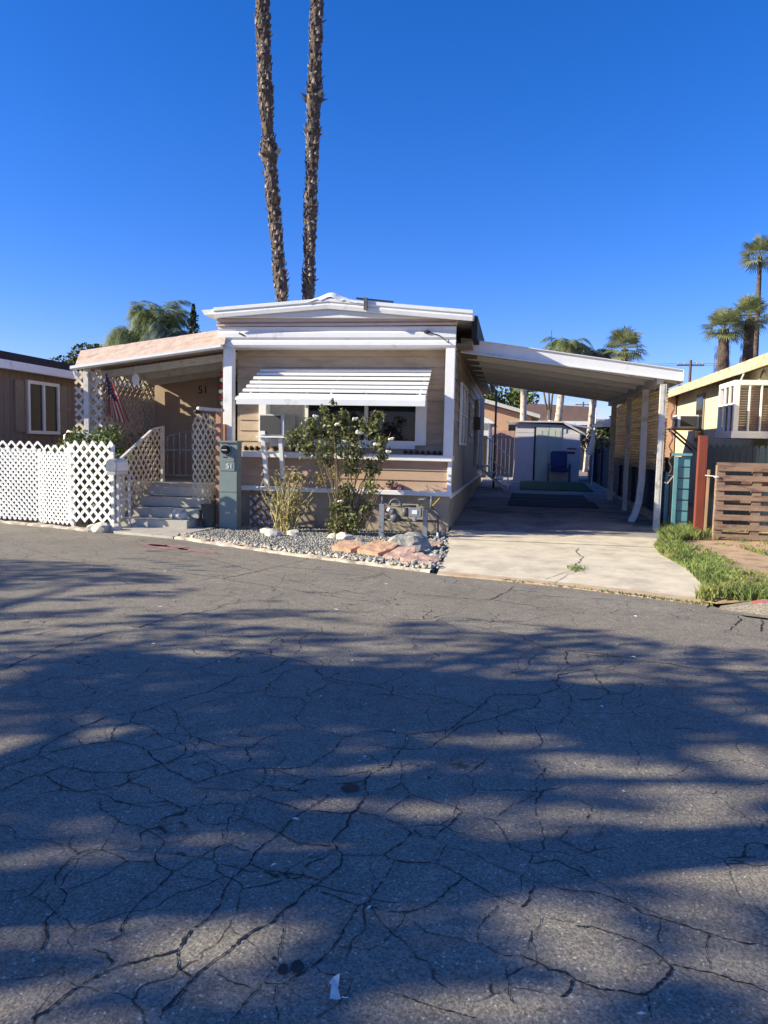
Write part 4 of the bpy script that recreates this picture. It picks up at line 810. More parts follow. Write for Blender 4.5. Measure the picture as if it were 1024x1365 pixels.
b = MB(); b.tube([(-5.49, 13.0, .05), (-5.49, 13.0, .43), (-5.49, 13.0, .46)], [.115, .14, .15], 20); b.tube([(-5.49, 13.0, .42), (-5.49, 13.0, .44)], [.13, .13], 16); tag(b.build('plant_pot', 'pot'), 'dark round plant pot between the steps and the pedestal', 'pot')
# cast lattice shadow on the skirting, built as dark slats over a sunlit-white sheet
lb = thing('lattice_shadow', (-4.75, 13.6, 0), 'curved-edge lattice shadow on the skirting behind the pedestal, built from slats', 'lattice')
b = MB(); b.lattice(FR(13.70), [(-4.95, .02), (-4.52, .02), (-4.50, .35), (-4.58, .60), (-4.72, .72), (-4.95, .74)], .125, .05); b.build('slats', 'pallet', lb)  # dark slats draw the shadow lines
b = MB(); b.box(-4.96, -4.50, 13.71, 13.72, .02, .60); b.build('sunlit_backing', 'lattice', lb)
# window air conditioner
ac = thing('air_conditioner', (-4.4, 13.7, 1.9), 'beige window air conditioner carried on two white posts at the front window', 'air conditioner')
b = MB(); b.box(-4.68, -4.19, 13.42, 14.12, 1.74, 2.14); b.build('case', 'white_old', ac, bevel=.015)
b = MB(); b.box(-4.66, -4.27, 13.405, 13.419, 1.77, 2.115); b.build('coil', 'grille', ac)
b = MB(); b.box(-4.66, -4.56, 13.395, 13.404, 1.76, 1.83); b.build('control_panel', 'white', ac)
b = MB(); b.box(-4.74, -4.14, 13.40, 14.0, 1.71, 1.738); b.build('shelf', 'white', ac)
for xa, xb in ((-4.63, -4.58), (-4.29, -4.26)): b = MB(); b.bar((xb, 13.62, .78), (xa, 13.5, 1.71), .075, .075, upv=(0, 1, 0)); b.build('support_post', 'white', ac, bevel=.004)
# ------------------------------------------------------------------ gas and water manifold
gm = thing('gas_meter', (-1.75, 12.75, 0), 'gas meter and pipe manifold behind the flat orange stones at the house corner', 'gas meter')
b = MB(); b.box(-2.26, -2.17, 12.70, 12.78, 0, .60); b.box(-1.50, -1.42, 12.72, 12.80, 0, .52); b.build_each('stand_post', 'galv', gm, bevel=.004)
b = MB(); b.tube([(-2.21, 12.74, .60), (-2.21, 12.74, .73)], .018, 8); b.tube([(-2.17, 12.74, .33), (-1.25, 12.74, .33)], .022, 8); b.tube([(-2.05, 12.74, .58), (-1.62, 12.74, .58)], .018, 8)
b.tube([(-1.98+.10*math.cos(q), 12.74, .58+.11*math.sin(q)) for q in np.linspace(math.pi, 0, 9)], .02, 8)
b.tube([(-1.56, 12.74, .58), (-1.58, 12.74, .70), (-1.35, 12.76, .73)], .025, 8); b.tube([(-1.36, 12.76, .76), (-1.36, 12.76, .55)], .03, 8); b.tube([(-1.85, 12.76, .05), (-1.4, 12.8, .14)], .02, 8)
b.tube([(-1.24, 12.8, 0), (-1.24, 12.8, .45), (-1.35, 12.78, .55)], .016, 8); b.build('pipework', 'pipe_dark', gm, smooth=True)
b = MB(); b.rock((-2.02, 12.72, .47), .07, 2, 5, amp=.15); b.rock((-1.98, 12.72, .37), .09, 2, 8, amp=.1); b.tube([(-1.80, 12.7, .40), (-1.80, 12.7, .55)], [.055, .05], 10); b.build('regulator', 'pipe_dark', gm, smooth=True)
b = MB(); b.box(-1.74, -1.52, 12.66, 12.80, .40, .56); b.tube([(-1.63, 12.64, .33), (-1.63, 12.64, .41)], .04, 10); mb_ = b.build('meter_body', 'galv', gm, bevel=.012)
b = MB(); b.box(-1.68, -1.59, 12.652, 12.658, .45, .52); b.build('dial', 'white', mb_)
b = MB(); b.rock((-2.08, 12.69, .51), .045, 1, 2); b.tube([(-1.80, 12.68, .40), (-1.79, 12.67, .52)], .014, 6); b.tube([(-1.24, 12.78, .05), (-1.24, 12.78, .14)], .02, 6); b.build_each('white_valve', 'white', gm)
b = MB(); b.bar((-1.34, 12.72, .60), (-1.22, 12.72, .74), .012, .035, upv=(0, 1, 0)); b.build('yellow_handle', 'yellow', gm)
# flat stones, boulders
def slabstone(pts, z0, z1, m, label, tilt=(0, 0), name='paving_stone'):
    cx = sum(p[0] for p in pts)/len(pts); cy = sum(p[1] for p in pts)/len(pts); bm = bmesh.new(); bmesh.ops.create_icosphere(bm, subdivisions=4, radius=1); n = len(pts); vs = []
    ang = [math.atan2(y-cy, x-cx) for x, y in pts]
    def rad(q):
        best = 9
        for (xa, ya), (xb, yb) in zip(pts, pts[1:]+pts[:1]):
            dx, dy = math.cos(q), math.sin(q); ex, ey = xb-xa, yb-ya; den = dx*ey-dy*ex
            if abs(den) < 1e-9: continue
            t = ((xa-cx)*ey-(ya-cy)*ex)/den; u = ((xa-cx)*dy-(ya-cy)*dx)/den
            if t > 0 and -.001 <= u <= 1.001: best = min(best, t)
        return best if best < 9 else .2
    for v in bm.verts:
        q = math.atan2(v.co.y, v.co.x); h = math.hypot(v.co.x, v.co.y); k = rad(q)*(h if h < .75 else .75+.25*min(1, (h-.75)*8))*(1+.05*noise.noise(Vector((math.cos(q)*2+cx*9, math.sin(q)*2, 0))))
        x, y = cx+math.cos(q)*k, cy+math.sin(q)*k; top = z1*.72+(x-cx)*tilt[0]+(y-cy)*tilt[1]+.012*noise.noise(Vector((x*7, y*7, 1)))+.006*noise.noise(Vector((x*23, y*23, 1)))
        vs.append((x, y, top if v.co.z > .12 else (top-.02 if v.co.z > -.05 else z0-.03)))
    b = MB(); b.add(vs, [tuple(x.index for x in f_.verts) for f_ in bm.faces]); bm.free(); tag(b.build(name, m), label, 'stone', 'flat stones along the gravel edge')
slabstone([(-2.62, 10.78), (-2.30, 10.66), (-2.16, 10.85), (-2.28, 11.12), (-2.56, 11.1)], 0, .17, 'stone_orange', 'leftmost flat orange stone on the gravel edge', (.0, .14))
slabstone([(-2.20, 10.60), (-1.84, 10.44), (-1.68, 10.72), (-1.66, 11.0), (-2.02, 11.2), (-2.14, 10.9)], 0, .18, 'stone_orange', 'largest flat orange stone, second along the gravel edge', (.02, .12))
slabstone([(-1.78, 10.33), (-1.52, 10.24), (-1.34, 10.5), (-1.36, 10.78), (-1.60, 10.70)], 0, .15, 'stone_pink', 'reddish flat stone in the middle of the edge row', (.05, .2))
slabstone([(-1.50, 10.12), (-1.22, 10.0), (-1.08, 10.22), (-1.25, 10.46), (-1.42, 10.42)], 0, .12, 'stone_pink', 'pale pink flat stone near the driveway corner', (.0, .1))
slabstone([(-1.22, 9.92), (-1.02, 9.86), (-.92, 10.1), (-1.02, 10.3), (-1.15, 10.2)], 0, .11, 'stone_pink', 'small cracked pink stone at the driveway edge', (.0, .1))
slabstone([(-1.42, 11.7), (-1.08, 11.65), (-1.06, 11.85), (-1.40, 11.92)], 0, .13, 'stone_pink', 'narrow pink brick lying beside the driveway behind the boulder', (0, 0))
for i, (x, y, r, m, lb_) in enumerate([(-1.50, 11.25, .24, 'stone_grey', 'big grey boulder in front of the gas meter'), (-2.95, 12.3, .10, 'stone_white', 'white rock under the rose bush, nearer the orange stones'), (-2.75, 12.2, .12, 'stone_white', 'whitish rock right beneath the rose bush'),
      (-4.25, 12.6, .10, 'stone_white', 'white rock at the foot of the dry shrub'), (-4.02, 12.25, .13, 'stone_white', 'large white rock before the dry shrub'), (-3.70, 12.45, .11, 'stone_white', 'white rock between dry shrub and rose bush'), (-2.45, 12.0, .08, 'stone_grey', 'grey rock beside the gas meter post'),
      (-1.22, 10.8, .09, 'stone_grey', 'dark rock in the rubble by the driveway'), (-1.1, 10.55, .07, 'stone_white', 'pale stone on the driveway corner rubble'), (-1.02, 10.02-.3, .06, 'stone_white', 'pale chip at the road corner of the gravel')]):
    b = MB(); b.rock((x, y, r*.35), r, 3 if r > .2 else 2, i+20, sc=(1.2, .9, .85), amp=.35); tag(b.build('boulder' if r > .2 else 'rock', m), lb_, 'rock')
tag(npmesh('rubble', *scatter_stones([(-1.3, 9.75), (-.9, 9.6), (-.92, 11.6), (-1.15, 13.6), (-1.25, 13.6), (-1.3, 11)], 260, .02, .055, .03)[:2], 'stone_grey'), 'loose stone rubble lining the left driveway edge', 'rubble', kind='stuff')

# ------------------------------------------------------------------ plants at the home
def cane_set(root, n, h, spread, r0, seedp, lean=.25, droop=0):
    out = []
    for i in range(n):
        a = random.uniform(0, 6.28); l = spread*random.uniform(.3, 1); x, y = root[0]+random.gauss(0, .09), root[1]+random.gauss(0, .06); hh = h*random.uniform(.6, 1)
        pts = []
        for k in range(7):
            t = k/6; pts.append((x+math.cos(a)*l*t**1.3+random.gauss(0, .018), y+math.sin(a)*l*.6*t**1.3+random.gauss(0, .018), root[2]+hh*(t-droop*t*t*.5)))
        out.append((pts, [r0*(1-.75*k/6) for k in range(7)]))
    return out
rb = thing('rose_bush', (-2.95, 13.0, 0), 'tall leggy white rose bush in front of the window', 'shrub')
b = MB(); cs = cane_set((-2.90, 12.95, 0), 24, 1.95, .85, .017, 1)
for p, r in cs: b.tube(p, r, 5)
b.build('canes', 'cane', rb)
cl = [(-3.55, 12.9, 1.85, .24), (-3.15, 12.9, 1.95, .24), (-2.85, 12.9, 1.78, .27), (-2.5, 12.9, 1.9, .22), (-2.32, 12.9, 1.62, .22), (-3.6, 12.9, 1.52, .24), (-3.2, 12.8, 1.55, .27), (-2.75, 12.8, 1.48, .27), (-3.3, 12.9, 1.3, .15), (-2.8, 12.85, 1.2, .18), (-2.45, 12.9, 1.2, .2), (-2.42, 12.8, .9, .17), (-3.0, 12.8, .5, .2), (-2.75, 12.75, .3, .26), (-3.05, 12.8, .2, .2), (-2.55, 12.9, .5, .18), (-2.25, 12.9, 1.4, .12), (-3.9, 12.9, 1.62, .13), (-2.95, 12.9, 2.05, .14), (-2.35, 12.9, 2.1, .14), (-3.3, 12.9, 2.2, .12), (-3.15, 12.9, 2.33, .08), (-2.95, 12.9, 2.15, .1), (-3.85, 12.95, 1.75, .18), (-2.9, 12.85, .8, .2)]
P_ = blob_pts(cl, 4000, .8); leaves('foliage', P_, .075, 'leaf_rose', rb, .62)
for i, (x, z) in enumerate(((-2.62, 1.82), (-2.33, 1.62), (-2.08, 1.72), (-2.10, 1.50), (-3.4, 2.08), (-2.95, .62), (-3.0, 1.95), (-2.7, 2.05))):
    fb = MB(); c0 = Vector((x, 12.60+.05*(i % 3), z))
    for k in range(9):
        a = k*2.4; rr = .012+.0035*k; q = c0+Vector((math.cos(a)*rr, math.sin(a)*rr*.6, .0+random.uniform(-.01, .015))); fb.rock(q, .026 if i else .036, 1, k+i, flat=.8, amp=.2)
    fb.build('flower', 'petal', rb)
ds = thing('dry_shrub', (-4.0, 13.1, 0), 'half dry yellowing shrub with bare stems beside the pedestal', 'shrub')
b = MB()
for p, r in cane_set((-4.0, 13.0, 0), 60, 1.05, .48, .013, 2): b.tube(p, r, 4)
b.build('stems', 'cane_dry', ds)
cl = [(-4.1, 13.0, .95, .25), (-3.85, 13.0, 1.0, .22), (-4.2, 12.9, .6, .22), (-3.8, 12.9, .6, .24), (-3.95, 12.9, .3, .26), (-3.6, 13, .45, .15)]
P_ = blob_pts(cl, 520, .7); leaves('foliage', P_, .07, ['leaf_dry', 'leaf_rose'], ds, .45, mats=rng.choice(2, 520, p=[.7, .3]))
b = MB()
for p, r in cane_set((-2.75, 13.3, .1), 10, 1.1, .6, .01, 5): b.tube(p, r, 4)
P_ = blob_pts([(-3.5, 13.45, .95, .18), (-3.3, 13.5, 1.1, .14), (-2.2, 13.55, .9, .09)], 240, .7)
t = thing('thin_shrub', (-3.4, 13.4, .1), 'sparse thin stemmed bush between dry shrub and rose bush', 'shrub'); b.build('stems', 'cane', t); leaves('foliage', P_, .06, 'leaf_dry', t, .5)
# small plants on the ledge
def succ(x, y, z, r, m, label, k0):
    b = MB()
    for k in range(11):
        a = k*2.4; el = .25+k*.11; d = Vector((math.cos(a)*math.cos(el), math.sin(a)*math.cos(el), math.sin(el))); sd = d.cross(Vector((0, 0, 1))).normalized()*r*.30; c0 = Vector((x, y, z))
        b.add([c0, c0+d*r*.6+sd, c0+d*r*1.15, c0+d*r*.6-sd, c0+d*r*.55+Vector((0, 0, -.01))], [(0, 1, 2, 3), (0, 3, 4), (0, 4, 1), (1, 4, 2), (4, 3, 2)])
    tag(b.build('succulent', m), label, 'plant', 'dark rosette plants on the window ledge')
for i, x in enumerate((-2.0, -1.89, -1.78, -1.67, -1.56, -1.45, -1.35)): succ(x, 13.88+random.uniform(-.03, .03), 1.45, .085, 'succulent', 'dark red rosette plant in the ledge row right of the window', i)
for i, x in enumerate((-5.1, -4.98, -4.86, -4.50, -4.38, -4.12, -4.0, -3.88)): succ(x, 13.85+random.uniform(-.04, .04), 1.45, .10, 'succulent', 'dark red rosette plant in the ledge row by the air conditioner', i)
b = MB(); b.rock((-4.70, 13.85, 1.51), .07, 2, 6, sc=(1.3, .8, .8)); tag(b.build('shell', 'stone_pink'), 'pale shell shaped ornament among the ledge plants', 'ornament')
b = MB(); b.rock((-2.07, 13.80, .84), .075, 2, 6, sc=(.9, .8, .9)); b.rock((-2.24, 13.80, .83), .06, 2, 9); b.rock((-2.16, 13.78, .90), .05, 2, 3, mi=1); tag(b.build('flower_ornament', ['purple', 'stone_pink']), 'small purple and pink flower ornament on the skirting cap', 'ornament')
# bush behind the lattice fence
gb = thing('hedge_bush', (-7.9, 13.1, 0), 'leafy green bush with yellow tips behind the coarse lattice panel', 'shrub')
cl = [(-8.1, 13.05, 1.35, .35), (-7.6, 13.1, 1.45, .32), (-7.3, 13.1, 1.2, .26), (-8.5, 13.3, 1.4, .28), (-7.9, 13.1, .8, .45), (-7.4, 13.1, .6, .3), (-7.5, 13.2, 1.7, .22), (-8.9, 13.4, 1.3, .2), (-8.2, 13.2, 1.6, .25), (-7.8, 13.2, 1.65, .2)]
P_ = blob_pts(cl, 3400, .5); leaves('foliage', P_, .07, ['leaf', 'leaf_bright'], gb, .5, mats=rng.choice(2, 3400, p=[.6, .4]))
b = MB()
for p, r in cane_set((-7.9, 13.1, 0), 9, 1.4, .6, .015, 3): b.tube(p, r, 5)
b.build('branches', 'cane', gb)
t = thing('garden_rail', (-8.2, 13.5, 0), 'curved white metal garden rail in the bush at the porch corner', 'railing')
b = MB(); pp = [(-8.66, 13.45, .3), (-8.66, 13.45, 1.68), (-8.60, 13.46, 1.76), (-8.45, 13.5, 1.74), (-8.2, 13.55, 1.70), (-8.0, 13.6, 1.68), (-7.75, 13.6, 1.60)]; b.tube(pp, .022, 8); b.tube([(-7.75, 13.6, 1.6), (-7.75, 13.6, .3)], .02, 8); b.build('rail', 'white', t, smooth=True)
t = thing('porch_plant', (-7.9, 15.0, .8), 'orange and yellow leaved plant standing inside the porch lattice', 'plant')
P_ = blob_pts([(-7.95, 15.0, 1.5, .28), (-7.9, 15.4, 1.45, .25), (-7.95, 14.6, 1.35, .25)], 420, .6); leaves('foliage', P_, .09, ['leaf_dry', 'leaf_bright', 'wood_new'], t, .5, mats=rng.choice(3, 420)); b = MB()
for p, r in cane_set((-7.9, 15, .78), 8, .7, .2, .012, 3): b.tube(p, r, 5)
b.build('stems', 'cane', t)

# ------------------------------------------------------------------ back of the driveway
st = thing('metal_stairs', (-.6, 24.5, .25), 'small side door stairs with thin metal rails beside the home', 'stairs')
b = MB()
for k in range(4): y = 24.0; b.box(-1.0+k*.22, -.76+k*.22, 24.1, 25.0, 1.0-k*.2, 1.05-k*.2)
b.build('treads', 'galv', st)
b = MB(); b.bar((-1.12, 24.08, 1.0), (-.16, 24.08, .25), .04, .16, upv=(0, 1, 0)); b.bar((-1.12, 25.02, 1.0), (-.16, 25.02, .25), .04, .16, upv=(0, 1, 0)); b.build_each('stringer', 'white', st)
for y in (24.05, 25.05):
    b = MB(); b.tube([(-1.1, y, 2.05), (-.78, y, 1.88), (-.16, y, 1.35), (-.16, y, .28)], .02, 6); b.tube([(-.78, y, 1.88), (-.78, y, .7)], .018, 6); b.tube([(-.78, y, 1.3), (-.16, y, .8)], .014, 6); b.build('handrail', 'white', st)
b = MB(); b.tube([(-.62, 24.6, .25), (-.62, 24.6, 3.45)], .035, 8); tag(b.build('metal_pole', 'iron'), 'thin dark upright pole beside the side stairs', 'pole')
sd = thing('shed', (1.2, 29.5, .33), 'grey-white storage shed with sloped right side at the end of the driveway', 'shed')
b = MB(); prof = [(-.02, .33), (2.42, .33), (2.46, 2.18), (1.76, 2.52), (.12, 2.58)]
b.prism(prof, lambda a, c, l: (a, l, c), 29.03, 31.5)
for i in range(13):
    z = .4+i*.165
    if z < 2.4: b.box(.03, .72, 29.005, 29.029, z, z+.15); b.box(1.80, 2.40 if z < 2.1 else 1.9, 29.005, 29.029, z, min(z+.15, 2.47))
sw_ = b.build('wall', 'shed', sd)
b = MB(); b.box(-.34, 1.80, 28.85, 31.6, 2.60, 2.65); b.prism([(1.80, 2.56), (2.62, 2.13), (2.66, 2.18), (1.80, 2.64)], lambda a, c, l: (a, l, c), 28.85, 31.6); b.build('roof', 'white_old', sd)
b = MB(); b.box(.80, 1.28, 28.985, 29.02, .36, 2.44); b.box(1.29, 1.74, 28.985, 29.02, .36, 2.44)
for x0, x1 in ((.84, 1.02), (1.06, 1.24), (1.33, 1.50), (1.54, 1.70)):
    for z0, z1 in ((.5, 1.1), (1.2, 1.8), (1.9, 2.3)): b.box(x0, x1, 28.978, 28.984, z0, z1)
b.build('door', 'shed_door', sd, bevel=.004)
b = MB(); b.box(.735, .785, 28.99, 29.025, .36, 2.44); b.build('door_gap', 'dark', sd)
b = MB(); b.box(1.95, 2.25, 28.97, 29.0, 1.45, 1.52); b.box(1.95, 2.3, 28.95, 29.0, 1.62, 1.66); b.build('shelf_bracket', 'dark', sd)
b = MB(); b.add([(1.3, 29.6, 2.67), (2.9, 29.9, 2.42), (2.9, 31, 2.45), (1.3, 31, 2.7), (1.3, 29.6, 2.72), (2.9, 29.9, 2.47), (2.9, 31, 2.5), (1.3, 31, 2.75)], [(0, 1, 2, 3), (4, 7, 6, 5), (0, 4, 5, 1), (1, 5, 6, 2), (2, 6, 7, 3), (3, 7, 4, 0)]); b.build('sheet', 'white_metal', sd)
ch = thing('patio_chair', (1.65, 28.5, .4), 'dark blue cushioned patio armchair in front of the shed', 'chair')
z0 = gz(28.5)+.06
b = MB(); b.box(1.34, 1.98, 28.2, 28.75, z0+.38, z0+.52); b.build('seat', 'chair_blue', ch, bevel=.03)
b = MB(); b.bar((1.66, 28.72, z0+.5), (1.66, 28.88, z0+1.14), .60, .12, upv=(0, 1, 0)); b.build('backrest', 'chair_blue', ch, bevel=.04)
for x in (1.28, 2.04):
    b = MB(); b.bar((x, 28.1, z0+.64), (x, 28.8, z0+.66), .06, .04); b.build('armrest', 'iron', ch, bevel=.01)
    for y in (28.14, 28.74): b = MB(); b.bar((x, y, z0), (x, y, z0+.64), .04, .04, upv=(0, 1, 0)); b.build('leg', 'iron', ch)
b = MB(); zz = lambda y: gz(y)+.0665
def matq(x0, x1, y0, y1, th=.01): return [(x0, y0, zz(y0)), (x1, y0, zz(y0)), (x1+.03, y1, zz(y1)), (x0+.04, y1, zz(y1)), (x0, y0, zz(y0)+th), (x1, y0, zz(y0)+th), (x1+.03, y1, zz(y1)+th), (x0+.04, y1, zz(y1)+th)]
bf = [(0, 3, 2, 1), (4, 5, 6, 7), (0, 1, 5, 4), (1, 2, 6, 5), (2, 3, 7, 6), (3, 0, 4, 7)]
b.add(matq(.22, 2.5, 24.2, 28.1, .02), bf); tag(b.build('turf_mat', 'turf'), 'dark green artificial turf mat before the shed', 'mat')
b = MB(); b.add(matq(-.06, 2.02, 20.9, 22.7), bf); tag(b.build('rubber_mat', 'rubber'), 'black mat laid across the driveway, the one nearer the turf', 'mat')
b = MB(); b.add(matq(-.12, 2.1, 18.9, 20.6), bf); tag(b.build('rubber_mat', 'rubber'), 'worn black mat on the driveway, the one nearer the road', 'mat')
# folded sunshades and things by the back fence
um = thing('patio_umbrella', (2.7, 27.5, .3), 'folded white patio umbrella standing by the navy fence', 'umbrella')
b = MB(); b.tube([(2.75, 27.5, .3), (2.8, 27.5, 3.1)], .02, 6); b.build('pole', 'white', um)
b = MB(); b.tube([(2.78, 27.5, 2.45), (2.72, 27.45, 1.9), (2.62, 27.5, 1.45)], [.02, .09, .12], 9); b.build('cloth', 'white_cloth', um)
um = thing('patio_umbrella', (3.3, 26.5, .3), 'open dark navy patio umbrella beyond the slat fence', 'umbrella')
b = MB()
for k in range(8): a, c = k*math.pi/4, (k+1)*math.pi/4; b.add([(3.6, 26.8, 2.85), (3.6+1.0*math.cos(a), 26.8+1.0*math.sin(a), 2.48), (3.6+1.0*math.cos(c), 26.8+1.0*math.sin(c), 2.48), (3.6+1.0*math.cos(a), 26.8+1.0*math.sin(a), 2.38), (3.6+1.0*math.cos(c), 26.8+1.0*math.sin(c), 2.38)], [(0, 1, 2), (1, 3, 4, 2)])
b.build('canopy', 'navy_cloth', um); b = MB(); b.tube([(3.6, 26.8, .3), (3.6, 26.8, 2.85)], .025, 6); b.build('pole', 'iron', um)
b = MB(); P_ = blob_pts([(3.0, 30, 1.9, .5), (3.2, 28.5, 1.8, .35), (2.6, 31, 2.0, .4)], 900, .5); tag(leaves('dry_vine', P_, .12, ['leaf_dark', 'leaf_dry'], None, .5, mats=rng.choice(2, 900, p=[.6, .4])), 'tangled dark vine on top of the navy fence near the shed', 'plant')
# things beyond
hs = thing('white_cabin', (-1.7, 33, .3), 'small white building with dark doorway behind the side stairs', 'building')
b = MB(); b.box(-5, -1.05, 31, 36, .2, 2.6); b.build('wall', 'far_white', hs); b = MB(); b.prism([(-5.2, 2.6), (-.80, 2.6), (-1.0, 2.75), (-3, 3.5), (-5.2, 2.8)], lambda a, c, l: (a, l, c), 30.8, 36.2); b.build('roof', 'white_metal', hs)
b = MB(); b.box(-1.35, -1.10, 30.985, 30.999, .4, 2.1); b.build('door', 'dark', hs)
hs = thing('gabled_house', (-3, 52, 0), 'orange-brown house with long low gable behind the shed', 'house')
b = MB(); b.box(-14, 1.0, 48, 58, 0, 3.6); b.prism([(-14, 3.6), (1.0, 3.6), (-6.5, 5.6)], lambda a, c, l: (a, l, c), 48, 58); b.build('wall', 'far_wall', hs)
b = MB(); b.prism([(-6.5, 5.65), (1.5, 3.5), (1.5, 3.72), (-6.5, 5.9), (-14.5, 3.72), (-14.5, 3.5)], lambda a, c, l: (a, l, c), 47.4, 58.4); b.build('roof', 'white_old', hs)
b = MB(); b.box(-.4, .3, 47.98, 47.999, 2.4, 3.1); b.build('window', 'glass', hs)
hs = thing('hip_roof_house', (5, 62, 0), 'low house with reddish brown roof and white eave behind the palm trunks', 'house')
b = MB(); b.box(.5, 5.6, 60, 66, 0, 3.4); b.build('wall', 'far_wall', hs); b = MB(); b.prism([(-.5, 3.75), (6.0, 3.75), (5.6, 4.9), (1.0, 5.1)], lambda a, c, l: (a, l, c), 59.4, 66.5); b.build('roof', 'far_roof', hs)
b = MB(); b.box(-.5, 6.05, 59.3, 59.39, 3.50, 3.78); b.build('eave_board', 'white', hs); 
for x in (1.0, 2.6): b = MB(); b.box(x, x+1.1, 59.96, 59.999, 2.5, 3.3); b.build('window', 'glass', hs)
bf_ = thing('board_fence', (-1, 38, 0), 'reddish board fence between the cabin and the shed', 'fence')
b = MB()
for i in range(24): b.box(-2.8+i*.2, -2.61+i*.2, 37.0, 37.02, .2, 2.45+.01*(i % 2))
b.build('boards', 'brick_red', bf_); b = MB(); b.box(-2.8, 2, 37.021, 37.06, 2.1, 2.2); b.build('rail', 'pallet', bf_)

# ------------------------------------------------------------------ trees
def crown_tree(name, label, cat, base, trunk_h, cl, n, size, leafm, group=None, barkm='wood_trunk', r0=.2, mats=None):
    t = thing(name, base, label, cat, group); b = MB(); top = (base[0], base[1], base[2]+trunk_h)
    b.tube([base, (base[0]+.1, base[1], base[2]+trunk_h*.5), top], [r0, r0*.8, r0*.6], 10)
    for c in cl[:14]: m_ = [(top[i]*.5+c[i]*.5) for i in range(3)]; b.tube([(base[0]+.05, base[1], base[2]+trunk_h*.8), (m_[0], m_[1], m_[2]-.2), c[:3]], [r0*.45, r0*.3, r0*.1], 6)
    b.build('trunk', barkm, t, smooth=True); P = blob_pts(cl, n, .5); leaves('crown', P, size, leafm, t, .55, mats=(rng.choice(len(leafm), n) if isinstance(leafm, (list, tuple)) else None)); return t
def frond_pinnate(V, F, base, az, L_, rise, droop, nl=26, lw=.62):
    d = np.array([math.cos(az), math.sin(az)]); prev = np.array(base, float); pts = []
    for k in range(nl+1):
        t = k/nl; r = L_*(t-.18*t*t); z = rise*L_*(t)-droop*L_*t*t*1.15; pts.append(np.array([base[0]+d[0]*r, base[1]+d[1]*r, base[2]+z]))
    side = np.array([-d[1], d[0], 0])
    for k in range(nl):
        p, q = pts[k], pts[k+1]; w = .018; n = len(V); V += [p-side*w, p+side*w, q+side*w, q-side*w]; F.append((n, n+1, n+2, n+3))
        if k > 1:
            ll = lw*L_*.45*math.sin(math.pi*(.12+.85*k/nl)); dirv = (q-p)/np.linalg.norm(q-p)
            for s in (-1, 1):
                tip = p+side*s*ll*.75+dirv*ll*.45+np.array([0, 0, -ll*random.uniform(.25, .7)]); wv = dirv*.030; n = len(V); mid = p*.5+tip*.5+np.array([0, 0, .06*ll]); V += [p, mid-wv, tip, mid+wv]; F.append((n, n+1, n+2, n+3))
def frond_fan(V, F, base, dirv, L_, nb=21):
    dirv = np.array(dirv, float); dirv /= np.linalg.norm(dirv); side = np.cross(dirv, [0, 0, 1.]); side /= np.linalg.norm(side)+1e-9; upv = np.cross(side, dirv)
    hub = np.array(base)+dirv*L_*.48; n = len(V); V += [np.array(base)-side*.015, np.array(base)+side*.015, hub+side*.012, hub-side*.012]; F.append((n, n+1, n+2, n+3))
    for i in range(nb):
        a = (i/(nb-1)-.5)*3.7; l = L_*.62*(1-.22*abs(a)/1.85)*random.uniform(.9, 1.05); dd = dirv*math.cos(a)+side*math.sin(a); mid = hub+dd*l*.6+upv*.03; tip = hub+dd*l+np.array([0, 0, -l*random.uniform(.05, .32)]); wv = np.cross(dd, upv); wv = wv/np.linalg.norm(wv)*l*.042
        n = len(V); V += [hub, mid-wv, tip, mid+wv]; F.append((n, n+1, n+2, n+3))
def z_tilt(): return Vector((0, 0, random.uniform(-.6, .6)))
